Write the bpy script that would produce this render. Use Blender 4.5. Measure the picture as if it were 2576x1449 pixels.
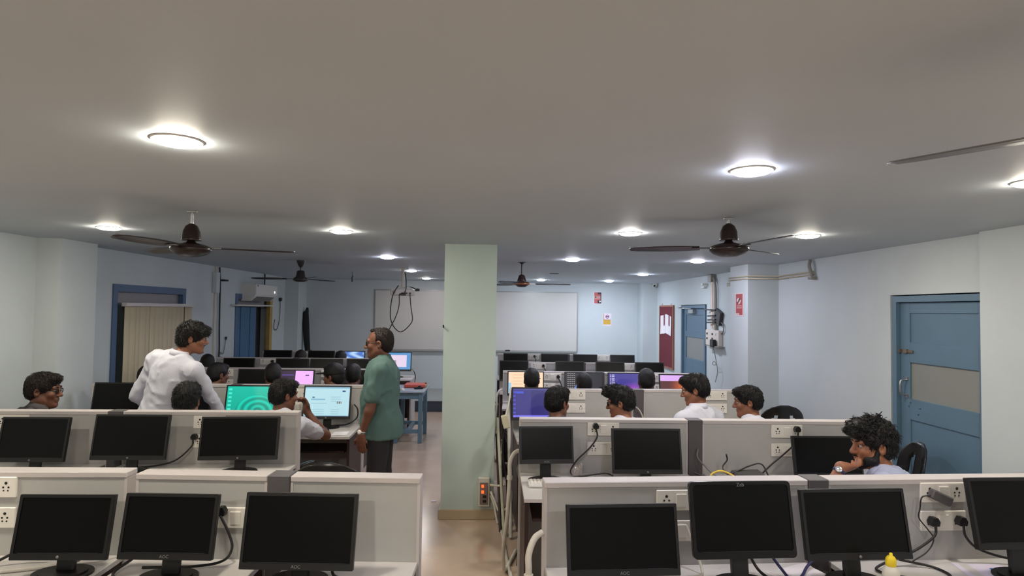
import bpy, bmesh, math, random
import numpy as np
from mathutils import Vector, Matrix
random.seed(7)
rng = np.random.default_rng(7)
PI = math.pi
for o in list(bpy.data.objects):
    bpy.data.objects.remove(o, do_unlink=True)
SC = bpy.context.scene
COL = SC.collection

# ------------------------------------------------------------------ camera
CAM_YAW, CAM_PITCH, CAM_ROLL, CAM_F = .0385, math.atan(55.2 / 1550), .014, 1550.0
def make_camera():
    cd = bpy.data.cameras.new('camera'); co = bpy.data.objects.new('camera', cd); COL.objects.link(co)
    cd.sensor_width = 36.0; cd.lens = 36.0 * CAM_F / 2576.0; cd.clip_start = .05; cd.clip_end = 100
    y, p, r = CAM_YAW, CAM_PITCH, CAM_ROLL
    fwd = Vector((math.sin(y) * math.cos(p), math.cos(y) * math.cos(p), math.sin(p)))
    right = Vector((math.cos(y), -math.sin(y), 0)); up = right.cross(fwd)
    r2 = right * math.cos(r) + up * math.sin(r); u2 = -right * math.sin(r) + up * math.cos(r)
    m = Matrix((r2, u2, -fwd)).transposed().to_4x4(); m.translation = (0, 0, 1.84)
    co.matrix_world = m; SC.camera = co
make_camera()
# ------------------------------------------------------------------ world, exposure
w = bpy.data.worlds.new('world'); SC.world = w; w.use_nodes = True
w.node_tree.nodes['Background'].inputs[0].default_value = (.55, .6, .7, 1)
w.node_tree.nodes['Background'].inputs[1].default_value = .3
SC.view_settings.view_transform = 'Standard'; SC.view_settings.look = 'None'
SC.view_settings.exposure = 0.12; SC.view_settings.gamma = 1.0
SC.view_settings.use_curve_mapping = False
LAMP = 225.0          # radiance of a ceiling downlight diffuser

# ------------------------------------------------------------------ helpers
def lin(r, g, b):
    f = lambda c: (c / 255 / 12.92) if c / 255 <= .04045 else ((c / 255 + .055) / 1.055) ** 2.4
    return (f(r), f(g), f(b), 1)
MATS = {}
def mat(name, rgb, rough=.5, metal=0, spec=.5, var=0.0, vscale=8, bump=0.0, bscale=60, emit=None, estr=0, trans=0, alpha=1, coat=0):
    if name in MATS: return MATS[name]
    m = bpy.data.materials.new(name); m.use_nodes = True; MATS[name] = m
    nt = m.node_tree; b = nt.nodes['Principled BSDF']; c = lin(*rgb)
    b.inputs['Base Color'].default_value = c; b.inputs['Roughness'].default_value = rough
    b.inputs['Metallic'].default_value = metal; b.inputs['Specular IOR Level'].default_value = spec
    b.inputs['Transmission Weight'].default_value = trans; b.inputs['Alpha'].default_value = alpha
    b.inputs['Coat Weight'].default_value = coat
    if emit: b.inputs['Emission Color'].default_value = lin(*emit); b.inputs['Emission Strength'].default_value = estr
    tc = nt.nodes.new('ShaderNodeTexCoord')
    if var > 0:
        n = nt.nodes.new('ShaderNodeTexNoise'); n.inputs['Scale'].default_value = vscale; n.inputs['Detail'].default_value = 5
        nt.links.new(tc.outputs['Object'], n.inputs['Vector'])
        mr = nt.nodes.new('ShaderNodeMapRange'); mr.inputs[1].default_value = .3; mr.inputs[2].default_value = .7
        mr.inputs[3].default_value = 1 - var; mr.inputs[4].default_value = 1 + var
        nt.links.new(n.outputs['Fac'], mr.inputs[0])
        vm = nt.nodes.new('ShaderNodeVectorMath'); vm.operation = 'SCALE'; vm.inputs[0].default_value = c[:3]
        nt.links.new(mr.outputs[0], vm.inputs['Scale']); nt.links.new(vm.outputs[0], b.inputs['Base Color'])
    if bump > 0:
        n = nt.nodes.new('ShaderNodeTexNoise'); n.inputs['Scale'].default_value = bscale; n.inputs['Detail'].default_value = 4
        nt.links.new(tc.outputs['Object'], n.inputs['Vector'])
        bp = nt.nodes.new('ShaderNodeBump'); bp.inputs['Strength'].default_value = bump; bp.inputs['Distance'].default_value = .01
        nt.links.new(n.outputs['Fac'], bp.inputs['Height']); nt.links.new(bp.outputs[0], b.inputs['Normal'])
    return m
def color_attr_mat(name, estr, rough=.4):
    """Material that shows the 'Col' attribute: printed (estr 0) or glowing screen."""
    m = bpy.data.materials.new(name); m.use_nodes = True; nt = m.node_tree; b = nt.nodes['Principled BSDF']
    a = nt.nodes.new('ShaderNodeVertexColor'); a.layer_name = 'Col'; b.inputs['Roughness'].default_value = rough
    if estr > 0:
        b.inputs['Base Color'].default_value = (.01, .01, .01, 1)
        nt.links.new(a.outputs[0], b.inputs['Emission Color']); b.inputs['Emission Strength'].default_value = estr
    else: nt.links.new(a.outputs[0], b.inputs['Base Color'])
    return m

class MB:
    """Collects simple solids into one mesh."""
    def __init__(s): s.v = []; s.f = []; s.sm = []; s.mi = []; s.cur = 0
    def add(s, vs, fs, smooth=False):
        n = len(s.v); s.v += [tuple(p) for p in vs]
        for f in fs: s.f.append([i + n for i in f]); s.sm.append(smooth); s.mi.append(s.cur)
        return s
    def box(s, c, d, rot=None, ch=0.0):
        hx, hy, hz = d[0] / 2, d[1] / 2, d[2] / 2
        if ch <= 0:
            vs = [(x, y, z) for x in (-hx, hx) for y in (-hy, hy) for z in (-hz, hz)]
            fs = [(0, 1, 3, 2), (4, 6, 7, 5), (0, 4, 5, 1), (2, 3, 7, 6), (0, 2, 6, 4), (1, 5, 7, 3)]
        else:
            vs = []; idx = {}
            for sx in (-1, 1):
                for sy in (-1, 1):
                    for sz in (-1, 1):
                        for k in range(3):
                            p = [sx * (hx - ch), sy * (hy - ch), sz * (hz - ch)]
                            p[k] = (sx * hx, sy * hy, sz * hz)[k]
                            idx[(sx, sy, sz, k)] = len(vs); vs.append(tuple(p))
            fs = []
            for k in range(3):
                for sg in (-1, 1):
                    a, b = [(1, 2), (2, 0), (0, 1)][k]
                    q = []
                    for u, v in ((-1, -1), (1, -1), (1, 1), (-1, 1)):
                        s3 = [0, 0, 0]; s3[k] = sg; s3[a] = u; s3[b] = v; q.append(idx[(s3[0], s3[1], s3[2], k)])
                    fs.append(q if sg > 0 else q[::-1])
            for k in range(3):
                a, b = [(1, 2), (2, 0), (0, 1)][k]
                for u in (-1, 1):
                    for v in (-1, 1):
                        q = []
                        for t, kk in ((-1, a), (1, a), (1, b), (-1, b)):
                            s3 = [0, 0, 0]; s3[k] = t; s3[a] = u; s3[b] = v; q.append(idx[(s3[0], s3[1], s3[2], kk)])
                        fs.append(q if u * v < 0 else q[::-1])
            for sx in (-1, 1):
                for sy in (-1, 1):
                    for sz in (-1, 1):
                        q = [idx[(sx, sy, sz, 0)], idx[(sx, sy, sz, 1)], idx[(sx, sy, sz, 2)]]
                        fs.append(q if sx * sy * sz > 0 else q[::-1])
        m = rot if rot is not None else Matrix.Identity(3)
        c = Vector(c)
        return s.add([tuple(c + m @ Vector(p)) for p in vs], fs)
    def span(s, a, b, ch=0.0):
        return s.box([(a[i] + b[i]) / 2 for i in range(3)], [abs(b[i] - a[i]) for i in range(3)], None, ch)
    def tube(s, pts, r, n=8, cap=True, smooth=True):
        pts = [Vector(p) for p in pts]; rr = r if isinstance(r, (list, tuple)) else [r] * len(pts)
        vs = []; fs = []; prev = None
        for i, p in enumerate(pts):
            t = (pts[min(i + 1, len(pts) - 1)] - pts[max(i - 1, 0)])
            t = t.normalized() if t.length > 1e-9 else Vector((0, 0, 1))
            if prev is None: x = t.orthogonal().normalized()
            else:
                x = prev - t * prev.dot(t); x = x.normalized() if x.length > 1e-6 else t.orthogonal().normalized()
            prev = x; y = t.cross(x)
            for k in range(n):
                a = 2 * PI * k / n; vs.append(p + (x * math.cos(a) + y * math.sin(a)) * rr[i])
        for i in range(len(pts) - 1):
            for k in range(n):
                k2 = (k + 1) % n; fs.append((i * n + k, i * n + k2, (i + 1) * n + k2, (i + 1) * n + k))
        s.add(vs, fs, smooth)
        if cap:
            m = len(pts) - 1
            s.add([vs[k] for k in range(n)][::-1], [tuple(range(n))]); s.add([vs[m * n + k] for k in range(n)], [tuple(range(n))])
        return s
    def lathe(s, prof, n=24, c=(0, 0, 0), m3=None, smooth=True):
        vs = []; fs = []; c = Vector(c); m3 = m3 or Matrix.Identity(3)
        for r, z in prof:
            for k in range(n):
                a = 2 * PI * k / n; vs.append(c + m3 @ Vector((r * math.cos(a), r * math.sin(a), z)))
        for i in range(len(prof) - 1):
            for k in range(n):
                k2 = (k + 1) % n; fs.append((i * n + k, i * n + k2, (i + 1) * n + k2, (i + 1) * n + k))
        s.add(vs, fs, smooth)
        for i, rev in ((0, True), (len(prof) - 1, False)):
            if prof[i][0] > 1e-4:
                q = [vs[i * n + k] for k in range(n)]; s.add(q[::-1] if rev else q, [tuple(range(n))])
        return s
    def prism(s, poly, z0, z1, m3=None, c=(0, 0, 0)):
        """poly: 2D outline (counter-clockwise) extruded from z0 to z1."""
        n = len(poly); m3 = m3 or Matrix.Identity(3); c = Vector(c)
        vs = [c + m3 @ Vector((x, y, z0)) for x, y in poly] + [c + m3 @ Vector((x, y, z1)) for x, y in poly]
        fs = [tuple(range(n))[::-1], tuple(range(n, 2 * n))] + [(i, (i + 1) % n, n + (i + 1) % n, n + i) for i in range(n)]
        return s.add(vs, fs)
    def mesh(s, name):
        me = bpy.data.meshes.new(name); me.from_pydata(s.v, [], s.f)
        me.polygons.foreach_set('use_smooth', s.sm); me.polygons.foreach_set('material_index', s.mi); me.update(); return me
def O(name, mb, m, parent=None, loc=None, rot=None):
    me = mb.mesh(name) if isinstance(mb, MB) else mb
    o = bpy.data.objects.new(name, me); COL.objects.link(o)
    if m is not None and len(me.materials) == 0:
        for mm in (m if isinstance(m, (list, tuple)) else [m]): me.materials.append(mm)
    if parent is not None: o.parent = parent
    if loc is not None: o.location = loc
    if rot is not None: o.rotation_euler = rot
    return o
def tag(o, label, cat, group=None):
    o['label'] = label; o['category'] = cat
    if group: o['group'] = group
    return o
def thing(name, label, cat, loc=(0, 0, 0), rz=0, group=None):
    o = bpy.data.objects.new(name, None); COL.objects.link(o); o.location = loc; o.rotation_euler = (0, 0, rz); o.empty_display_size = .1
    return tag(o, label, cat, group)
def struct(o): o['kind'] = 'structure'; return o
def clone(o, parent=None):
    c = o.copy(); COL.objects.link(c); c.parent = parent
    for ch in list(o.children): clone(ch, c)
    return c
def copy_thing(root, loc, rz, label, group=None):
    c = clone(root); c.location = loc; c.rotation_euler = (0, 0, rz); c['label'] = label
    if group: c['group'] = group
    return c
def text_mesh(txt, size, extr=.0008):
    cu = bpy.data.curves.new('t', 'FONT'); cu.body = txt; cu.size = size; cu.extrude = extr; cu.align_x = 'CENTER'; cu.align_y = 'CENTER'
    to = bpy.data.objects.new('t', cu); COL.objects.link(to)
    dg = bpy.context.evaluated_depsgraph_get(); me = bpy.data.meshes.new_from_object(to.evaluated_get(dg))
    bpy.data.objects.remove(to); bpy.data.curves.remove(cu); return me
def spline(pts, n=8):
    """Catmull-Rom through points."""
    P = [Vector(p) for p in pts]; P = [P[0] * 2 - P[1]] + P + [P[-1] * 2 - P[-2]]; out = []
    for i in range(1, len(P) - 2):
        for k in range(n):
            t = k / n; a, b, c, d = P[i - 1], P[i], P[i + 1], P[i + 2]
            out.append(.5 * ((2 * b) + (c - a) * t + (2 * a - 5 * b + 4 * c - d) * t * t + (3 * b - a - 3 * c + d) * t ** 3))
    out.append(P[-2]); return out
RX = lambda a: Matrix.Rotation(a, 3, 'X'); RY = lambda a: Matrix.Rotation(a, 3, 'Y'); RZ = lambda a: Matrix.Rotation(a, 3, 'Z')

# ------------------------------------------------------------------ materials
M_WALL = mat('wall_paint', (198, 205, 208), .55, var=.025, vscale=2.5, bump=.05, bscale=25)
M_MINT = mat('pillar_paint', (188, 203, 196), .5, var=.025, vscale=2.5, bump=.05, bscale=25)
M_CEIL = mat('ceiling_paint', (192, 200, 208), .6, var=.015, vscale=2)
M_FLOOR = mat('floor_tile', (194, 170, 149), .2, spec=.5, var=.05, vscale=3)
M_SKIRT = mat('skirting_tile', (178, 160, 132), .3, var=.04)
M_DAIS = mat('dais_riser', (66, 74, 86), .45)
M_DTOP = mat('dais_top', (150, 152, 150), .5)
M_CAP = mat('white_laminate', (196, 188, 186), .5, spec=.3, var=.01)
M_PANEL = mat('grey_partition', (176, 174, 172), .6, var=.02, vscale=14, bump=.03, bscale=200)
M_POST = mat('charcoal_post', (86, 82, 84), .55)
M_DESK = mat('desk_white', (205, 200, 197), .3, var=.02, vscale=6)
M_MAROON = mat('dark_laminate', (52, 33, 34), .4, var=.06, vscale=12)
M_PLATE = mat('switch_white', (232, 226, 218), .35)
M_HOLE = mat('socket_hole', (25, 24, 24), .8)
M_BLACKPL = mat('black_plastic', (17, 16, 18), .4)
M_BLACKGL = mat('black_gloss', (16, 15, 16), .22)
M_SCREEN = mat('screen_off', (7, 7, 8), .3, spec=.2)
M_SILVER = mat('silver_print', (120, 120, 122), .4, metal=.3)
M_CABLE = mat('black_cable', (30, 28, 30), .5)
M_CABLEW = mat('white_cable', (205, 198, 188), .5)
M_YELLOW = mat('yellow_cable', (222, 190, 70), .5)
M_BLUE = mat('blue_door_paint', (92, 119, 140), .45, var=.04, vscale=5, bump=.04, bscale=30)
M_BLUE2 = mat('blue_frame_paint', (76, 100, 134), .5, var=.04, vscale=6)
M_PANE = mat('frosted_pane', (136, 138, 134), .3, var=.02, bump=.06, bscale=300)
M_STEEL = mat('steel', (180, 180, 182), .3, metal=.9)
M_FANBR = mat('fan_brown', (42, 28, 27), .3)
M_FANBL = mat('fan_dark', (44, 41, 42), .35)
M_FANGR = mat('fan_grey', (112, 110, 110), .4)
M_COPPER = mat('fan_copper', (150, 96, 66), .3, metal=.5)
M_PVC = mat('pvc_white', (206, 200, 188), .45)
M_WHITEPL = mat('white_plastic', (222, 220, 216), .4)

# ------------------------------------------------------------------ room shell
XL, XR, YB, YN, ZC = -4.0, 3.43, 12.85, -2.6, 2.42
struct(O('floor', MB().span((XL - .3, YN - .2, -.1), (XR + .6, YB + .2, 0)), M_FLOOR))
struct(O('ceiling', MB().span((XL - .3, YN - .2, ZC), (XR + .6, YB + .2, ZC + .1)), M_CEIL))
struct(O('wall_back', MB().span((XL - .2, YB, 0), (XR + .2, YB + .15, ZC)), M_WALL))
struct(O('wall_front', MB().span((XL - .2, YN - .15, 0), (XR + .2, YN, ZC)), M_WALL))
def wall_side(name, x0, x1, holes):
    mb = MB(); y = YN
    for (a, b, z0, z1) in sorted(holes):
        mb.span((x0, y, 0), (x1, a, ZC))
        if z0 > 0: mb.span((x0, a, 0), (x1, b, z0))
        if z1 < ZC: mb.span((x0, a, z1), (x1, b, ZC))
        y = b
    mb.span((x0, y, 0), (x1, YB, ZC)); return struct(O(name, mb, M_WALL))
wall_side('wall_left', XL - .2, XL, [(6.72, 8.3, .75, 2.06), (9.92, 11.58, 0, 2.04)])
wall_side('wall_right', XR, XR + .2, [(4.0, 5.13, 0, 2.01), (9.55, 10.84, 0, 1.97)])
# outside of the openings
struct(O('wall_outer_left', MB().span((XL - .28, 6.4, 0), (XL - .21, 12.2, ZC)), mat('dark_outside', (60, 62, 66), .8)))
struct(O('wall_outer_right', MB().span((XR + .22, 3.6, 0), (XR + .3, 11.4, ZC)), MATS['dark_outside']))
def pillar(name, a, b, m=M_MINT): return struct(O(name, MB().span(a, b), m))
p = pillar('wall_pillar_centre', (-.39, 5.49, 0), (.075, 5.95, ZC))
O('skirting', MB().span((-.41, 5.47, 0), (.09, 5.97, .085), .004), M_SKIRT, p)
pillar('wall_pillar_left', (XL - .01, 5.6, 0), (-3.79, 6.11, ZC), M_WALL)
pillar('wall_pillar_left_far', (XL - .01, 12.3, 0), (-3.74, YB + .01, ZC), M_WALL)
pillar('wall_pillar_right_near', (3.36, 3.1, 0), (XR + .01, 4.085, ZC), M_WALL)
pillar('wall_pillar_right', (3.06, 7.15, 0), (XR + .01, 7.68, ZC), M_WALL)
pillar('wall_pillar_right_far', (3.14, 12.4, 0), (XR + .01, YB + .01, ZC), M_WALL)
d = struct(O('floor_dais', MB().span((XL, 11.16, 0), (XR, YB, .185)), M_DAIS))
O('dais_top', MB().span((XL, 11.14, .185), (XR, YB, .195)), M_DTOP, d)
struct(O('baseboard_right', MB().span((XR - .012, 5.14, 0), (XR, 7.15, .09)), M_SKIRT))

# ------------------------------------------------------------------ doors and windows
def panel_door(name, x, y0, y1, z1, rails, pane, flip=1, handle_y=None):
    """Door in a side wall: frame, leaf with stiles and rails, sunk panels, pane. rails: list of (z0,z1)."""
    root = bpy.data.objects.new(name, None); COL.objects.link(root); root.location = (x, (y0 + y1) / 2, 0); struct(root)
    k = flip; L = lambda X, Y, Z: (X * k, Y - (y0 + y1) / 2, Z)
    fr = MB(); ft = .05
    fr.span(L(-.005, y0, 0), L(.09, y0 + ft, z1)); fr.span(L(-.005, y1 - ft, 0), L(.09, y1, z1)); fr.span(L(-.005, y0 + ft, z1 - ft), L(.09, y1 - ft, z1))
    O('door_frame', fr, M_BLUE2 if flip < 0 else M_BLUE, root)
    a, b = y0 + ft + .004, y1 - ft - .004; zt = z1 - ft - .004; sw = .11
    for (q0, q1) in ((a, a + sw), (b - sw, b)): O('stile', MB().span(L(.03, q0, .01), L(.07, q1, zt), .003), M_BLUE, root)
    for (q0, q1) in rails: O('rail', MB().span(L(.031, a + sw, q0), L(.069, b - sw, q1), .003), M_BLUE, root)
    for i in range(len(rails) - 1):
        z0, zz = rails[i][1], rails[i + 1][0]
        if i == pane: O('pane', MB().span(L(.045, a + sw, z0), L(.055, b - sw, zz)), M_PANE, root)
        else: O('panel', MB().span(L(.042, a + sw, z0), L(.058, b - sw, zz)), M_BLUE, root)
    return root, L
# right wall, near door
d1, L = panel_door('door_1', XR, 4.06, 5.10, 2.0, [(.01, .2), (.99, 1.16), (1.455, 1.62), (1.86, 1.946)], 1)
h = MB(); h.tube(spline([L(.03, 4.97, 1.31), L(-.02, 4.97, 1.305), L(-.03, 4.97, 1.25), L(-.02, 4.97, 1.195), L(.03, 4.97, 1.19)], 4), .008)
h.box(L(.028, 4.97, 1.32), (.01, .03, .03)); h.box(L(.028, 4.97, 1.18), (.01, .03, .03))
ho = O('handle', h, M_STEEL, d1); ho['label'] = 'chrome pull handle'
lt = MB(); lt.box(L(.026, 4.95, 1.545), (.012, .12, .02)); lt.box(L(.02, 4.97, 1.545), (.02, .04, .034), None, .003); lt.box(L(.02, 5.04, 1.545), (.02, .02, .03))
O('latch', lt, mat('rusty_steel', (120, 105, 92), .6, metal=.4), d1)
for yy, zz in ((4.93, 1.13), (4.95, 1.1), (4.82, 1.1), (4.84, 1.05)): O('bolt', MB().lathe([(.0, -.004), (.008, -.003), (.008, .003), (0, .004)], 8, L(.029, yy, zz), RY(PI / 2)), M_BLUE2, d1)
# right wall, far door with a closer
d2, L = panel_door('door_2', XR, 9.6, 10.82, 1.96, [(.01, .2), (.75, 1.06), (1.42, 1.52), (1.8, 1.906)], 1)
cl = MB(); cl.box(L(.0, 10.25, 1.86), (.06, .24, .07), None, .006)
co = O('closer', cl, M_STEEL, d2); O('closer_arm', MB().tube([L(-.03, 10.2, 1.9), L(-.16, 10.5, 1.915), L(-.02, 10.74, 1.93)], .009), M_STEEL, co)
# left wall window with blinds
wn = bpy.data.objects.new('window_1', None); COL.objects.link(wn); wn.location = (XL, 7.51, .75); struct(wn)
def Lw(x, y, z): return (x, y - 7.51, z - .75)
f = MB(); f.span(Lw(-.12, 6.72, .75), Lw(.015, 6.8, 2.06)); f.span(Lw(-.12, 8.22, .75), Lw(.015, 8.3, 2.06)); f.span(Lw(-.12, 6.8, 1.98), Lw(.015, 8.22, 2.06)); f.span(Lw(-.12, 6.8, .75), Lw(.015, 8.22, .82))
O('window_frame', f, M_BLUE2, wn)
O('transom_board', MB().span(Lw(-.08, 6.8, 1.86), Lw(-.05, 8.22, 1.98)), mat('grey_board', (150, 146, 148), .6), wn)
for i in range(3): O('pane', MB().span(Lw(-.075, 6.8 + i * .473 + .02, .82), Lw(-.068, 6.8 + (i + 1) * .473 - .02, 1.86)), mat('dusk_glass', (112, 126, 130), .15), wn)
for i in range(1, 3): O('mullion', MB().span(Lw(-.1, 6.8 + i * .473 - .02, .82), Lw(-.05, 6.8 + i * .473 + .02, 1.86)), M_BLUE2, wn)
bl = thing('vertical_blind', 'cream vertical slat blind hanging in the blue framed window', 'blind', (XL + .06, 7.64, .62))
O('head_rail', MB().span((-.03, -.8, 1.2), (.03, .72, 1.24), .003), mat('blind_rail', (205, 198, 200), .4), bl)
M_SLAT = mat('blind_slat', (205, 192, 164), .75, var=.04, vscale=6, bump=.05, bscale=150)
sl = MB()
for i in range(6):
    pass
n = 7; W_ = .112; vs = []; fs = []
for i in range(n):
    y = -W_ / 2 + W_ * i / (n - 1); x = .012 * math.cos(PI * (i / (n - 1) - .5))
    vs += [(x, y, 0), (x, y, 1.2), (x - .002, y, 0), (x - .002, y, 1.2)]
for i in range(n - 1):
    a = i * 4; b = a + 4; fs += [(a, b, b + 1, a + 1), (a + 2, a + 3, b + 3, b + 2), (a, a + 2, b + 2, b), (a + 1, b + 1, b + 3, a + 3)]
fs += [(0, 1, 3, 2), ((n - 1) * 4, (n - 1) * 4 + 2, (n - 1) * 4 + 3, (n - 1) * 4 + 1)]
sme = MB().add(vs, fs, True).mesh('slat'); sme.materials.append(M_SLAT)
for i in range(15):
    s_ = O('slat', sme, None, bl, (.004 * (i % 2), -.73 + i * .1, 0), (0, 0, random.uniform(-.12, .22)))
# left wall far opening: blue shutters, dark gap, timber jamb
dr = bpy.data.objects.new('door_3', None); COL.objects.link(dr); dr.location = (XL, 10.75, 0); struct(dr)
f = MB(); f.span((-.15, -.83, 0), (.012, -.74, 2.04)); f.span((-.15, -.74, 1.95), (.012, .83, 2.04)); O('door_frame', f, M_BLUE2, dr)
O('jamb', MB().span((-.05, .7, 0), (.015, .83, 1.95)), mat('timber_jamb', (176, 146, 82), .6, var=.1, vscale=9), dr)
O('transom_board', MB().span((-.1, -.74, 1.83), (-.07, .62, 1.95)), MATS['grey_board'], dr)
M_SHUT = mat('blue_shutter', (64, 104, 140), .6, var=.08, vscale=6)
for i in range(4): O('board', MB().span((-.06 + .01 * (i % 2), -.73 + i * .2, .01), (-.03 + .01 * (i % 2), -.535 + i * .2, 1.83), .004), M_SHUT, dr)
O('shutter_edge', MB().span((-.07, .07, .01), (-.02, .12, 1.83), .004), M_BLUE2, dr)

# ------------------------------------------------------------------ ceiling lights
def downlight(x, y, tint, label, k=1.0, r=.078):
    t = thing('ceiling_downlight', label, 'ceiling light', (x, y, ZC), 0, 'round ceiling downlights')
    O('rim', MB().lathe([(r + .008, -.0005), (r + .0075, -.003), (r + .004, -.005), (r + .001, -.005), (r + .001, -.0005)], 28), M_WHITEPL, t)
    nm = 'lamp_%d_%d_%d_%d' % (*tint, int(k * 100))
    if nm not in MATS: mat(nm, (240, 240, 240), .5, emit=tint, estr=LAMP * k)
    O('diffuser', MB().lathe([(r, -.003), (r * .985, -.007), (r * .88, -.013), (r * .6, -.0185), (r * .3, -.0205), (0, -.021)], 24), MATS[nm], t)
WARM, COOL, NEU, DAY = (255, 246, 226), (238, 238, 255), (255, 250, 246), (230, 240, 255)
DL = [(-1.10, 2.19, WARM, 'large warm ceiling downlight glowing at upper left of the photo'),
      (1.06, 2.44, COOL, 'large violet-white ceiling downlight glowing at upper right of the photo'),
      (-2.87, 4.75, WARM, 'ceiling downlight nearest the left wall, left of the brown ceiling fan'),
      (-1.12, 4.70, WARM, 'ceiling downlight just right of the left brown ceiling fan'),
      (1.04, 4.49, NEU, 'ceiling downlight between the mint column and the right brown ceiling fan'),
      (2.35, 4.44, WARM, 'yellowish ceiling downlight just right of the right brown ceiling fan'),
      (-1.15, 7.04, COOL, 'bluish ceiling downlight above and left of the projector mount'),
      (.95, 6.94, COOL, 'ceiling downlight above the far-right black-and-copper fan'),
      (2.36, 6.86, COOL, 'small ceiling downlight below the right brown fan'),
      (-1.18, 9.49, COOL, 'small ceiling downlight right beside the projector pole'),
      (-1.18, 11.77, NEU, 'farthest ceiling downlight left of the mint column'),
      (1.0, 11.68, DAY, 'far ceiling downlight seen over the blade of the copper-banded fan'),
      (2.31, 11.72, DAY, 'farthest ceiling downlight near the posters'),
      (2.39, 9.44, DAY, 'small ceiling downlight in front of the security camera corner'),
      (2.33, 2.53, WARM, 'ceiling downlight cut by the right edge of the photo')]
for a, k in zip(DL, [1.0, .7, 1.1, 1, 1, .95, 1, 1, 1.05, .75, .7, 1.3, 2.0, 1.5, .85]): downlight(*a, k)
for x, y, k, lab in ((-2.87, 2.3, 1.4, 'by the left wall, added out of view to brighten it'), (-1.1, -.1, 2.6, 'above and left of the photographer'), (1.05, -.1, 1.5, 'above and right of the photographer'), (2.35, -.1, 1.2, 'by the right wall')):  # left-wall lamp is an unseen extra, added to brighten the left wall
    downlight(x, y, WARM if x < 0 else NEU, 'ceiling downlight at the near end of the room ' + lab, k)

# ------------------------------------------------------------------ ceiling fans
def fan(x, y, style, a0, label, drop=.22, blades=3, span=.6, twist=.16):
    t = thing('ceiling_fan', label, 'ceiling fan', (x, y, ZC), 0, 'ceiling fans')
    m = {'brown': M_FANBR, 'black': M_FANBL, 'copper': M_FANBR, 'grey': M_FANGR}[style]
    zb = -drop
    if style == 'brown':
        O('hook_plate', MB().box((.0, 0, -.006), (.06, .02, .01), None, .002).tube([(0, 0, 0), (0, 0, -.035)], .006), M_STEEL, t)
        O('rod', MB().tube([(0, 0, -.02), (0, 0, zb + .07)], .011, 12), M_STEEL, t)
        O('canopy', MB().lathe([(.014, zb + .135), (.035, zb + .12), (.05, zb + .085), (.055, zb + .04), (.058, zb + .032), (.052, zb + .03)], 24), m, t)
        mo = O('motor', MB().lathe([(.02, zb + .03), (.03, zb + .018), (.085, zb + .005), (.115, zb - .01), (.118, zb - .03), (.09, zb - .052), (.05, zb - .066), (0, zb - .07)], 32), m, t)
    elif style in ('black', 'grey'):
        O('canopy', MB().lathe([(.052, -.001), (.05, -.02), (.035, -.06), (.018, -.085), (.012, -.09)], 24), m, t)
        O('rod', MB().tube([(0, 0, -.08), (0, 0, zb + .06)], .011, 12), m, t)
        mo = O('motor', MB().lathe([(.02, zb + .095), (.045, zb + .085), (.055, zb + .02), (.09, zb - .01), (.092, zb - .03), (.05, zb - .048), (0, zb - .05)], 32), m, t)
    else:
        O('canopy', MB().lathe([(.06, -.001), (.03, -.008), (.018, -.02)], 20), m, t)
        O('rod', MB().tube([(0, 0, -.01), (0, 0, zb + .09)], .012, 12), m, t)
        O('cup', MB().lathe([(.02, zb + .1), (.035, zb + .09), (.055, zb + .03), (.057, zb + .022)], 24), m, t)
        mo = O('motor', MB().lathe([(.03, zb + .02), (.075, zb + .012), (.1, zb), (.1, zb - .012), (.06, zb - .04), (.04, zb - .05), (0, zb - .052)], 32), m, t)
        O('copper_band', MB().lathe([(.092, zb - .002), (.103, zb - .004), (.104, zb - .012), (.085, zb - .024)], 32), M_COPPER, mo)
    for k in range(blades):
        a = a0 + 2 * PI * k / blades; R = RZ(a)
        tw = RX(twist); b = MB(); vs = []; N = 12
        for i in range(N + 1):
            s = i / N; rr = .17 + (span - .17) * s; w_ = .05 + .016 * math.sin(PI * min(1, s * 1.15)) - (.022 * max(0, (s - .9) / .1) ** 2)
            for (u, dz) in ((-1, 0), (-.3, .006), (.4, .006), (1, 0), (.4, .002), (-.3, .002)):
                q = tw @ Vector((0, u * w_, dz)); vs.append(R @ Vector((rr, q.y, q.z + zb - .012)))
        fs = [(i * 6 + k2, (i + 1) * 6 + k2, (i + 1) * 6 + (k2 + 1) % 6, i * 6 + (k2 + 1) % 6) for i in range(N) for k2 in range(6)]
        fs += [tuple(range(6)), tuple(range(N * 6, N * 6 + 6))[::-1]]
        bo = O('blade', b.add(vs, fs, True), M_FANBL if style not in ('brown', 'grey') else m, t)
        br = MB(); br.box(R @ Vector((.15, 0, zb - .012)), (.13, .035, .006), R, .001)
        bk = O('bracket', br, M_STEEL if style == 'copper' else m, bo)
        for sx in (.175, .2): O('screw', MB().lathe([(.006, -.003), (.006, .003), (0, .005)], 8, R @ Vector((sx, .0, zb - .006))), M_STEEL, bk) if sx < .19 else None
fan(-1.82, 3.83, 'brown', math.radians(20), 'dark brown ceiling fan with domed canopy, upper left', .215)
fan(1.46, 3.69, 'brown', math.radians(38), 'dark brown ceiling fan with domed canopy, between the two right downlights', .17)
fan(-2.335, 7.75, 'black', math.radians(62), 'black ceiling fan with a tapered motor near the air conditioner', .22)
fan(.405, 7.47, 'copper', math.radians(3), 'ceiling fan with a copper band and long dark blades behind the mint column', .25)
fan(1.25, .87, 'grey', math.radians(122.7), 'ceiling fan of which only one grey blade reaches into the photo at far right', .22, twist=-.14)
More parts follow.
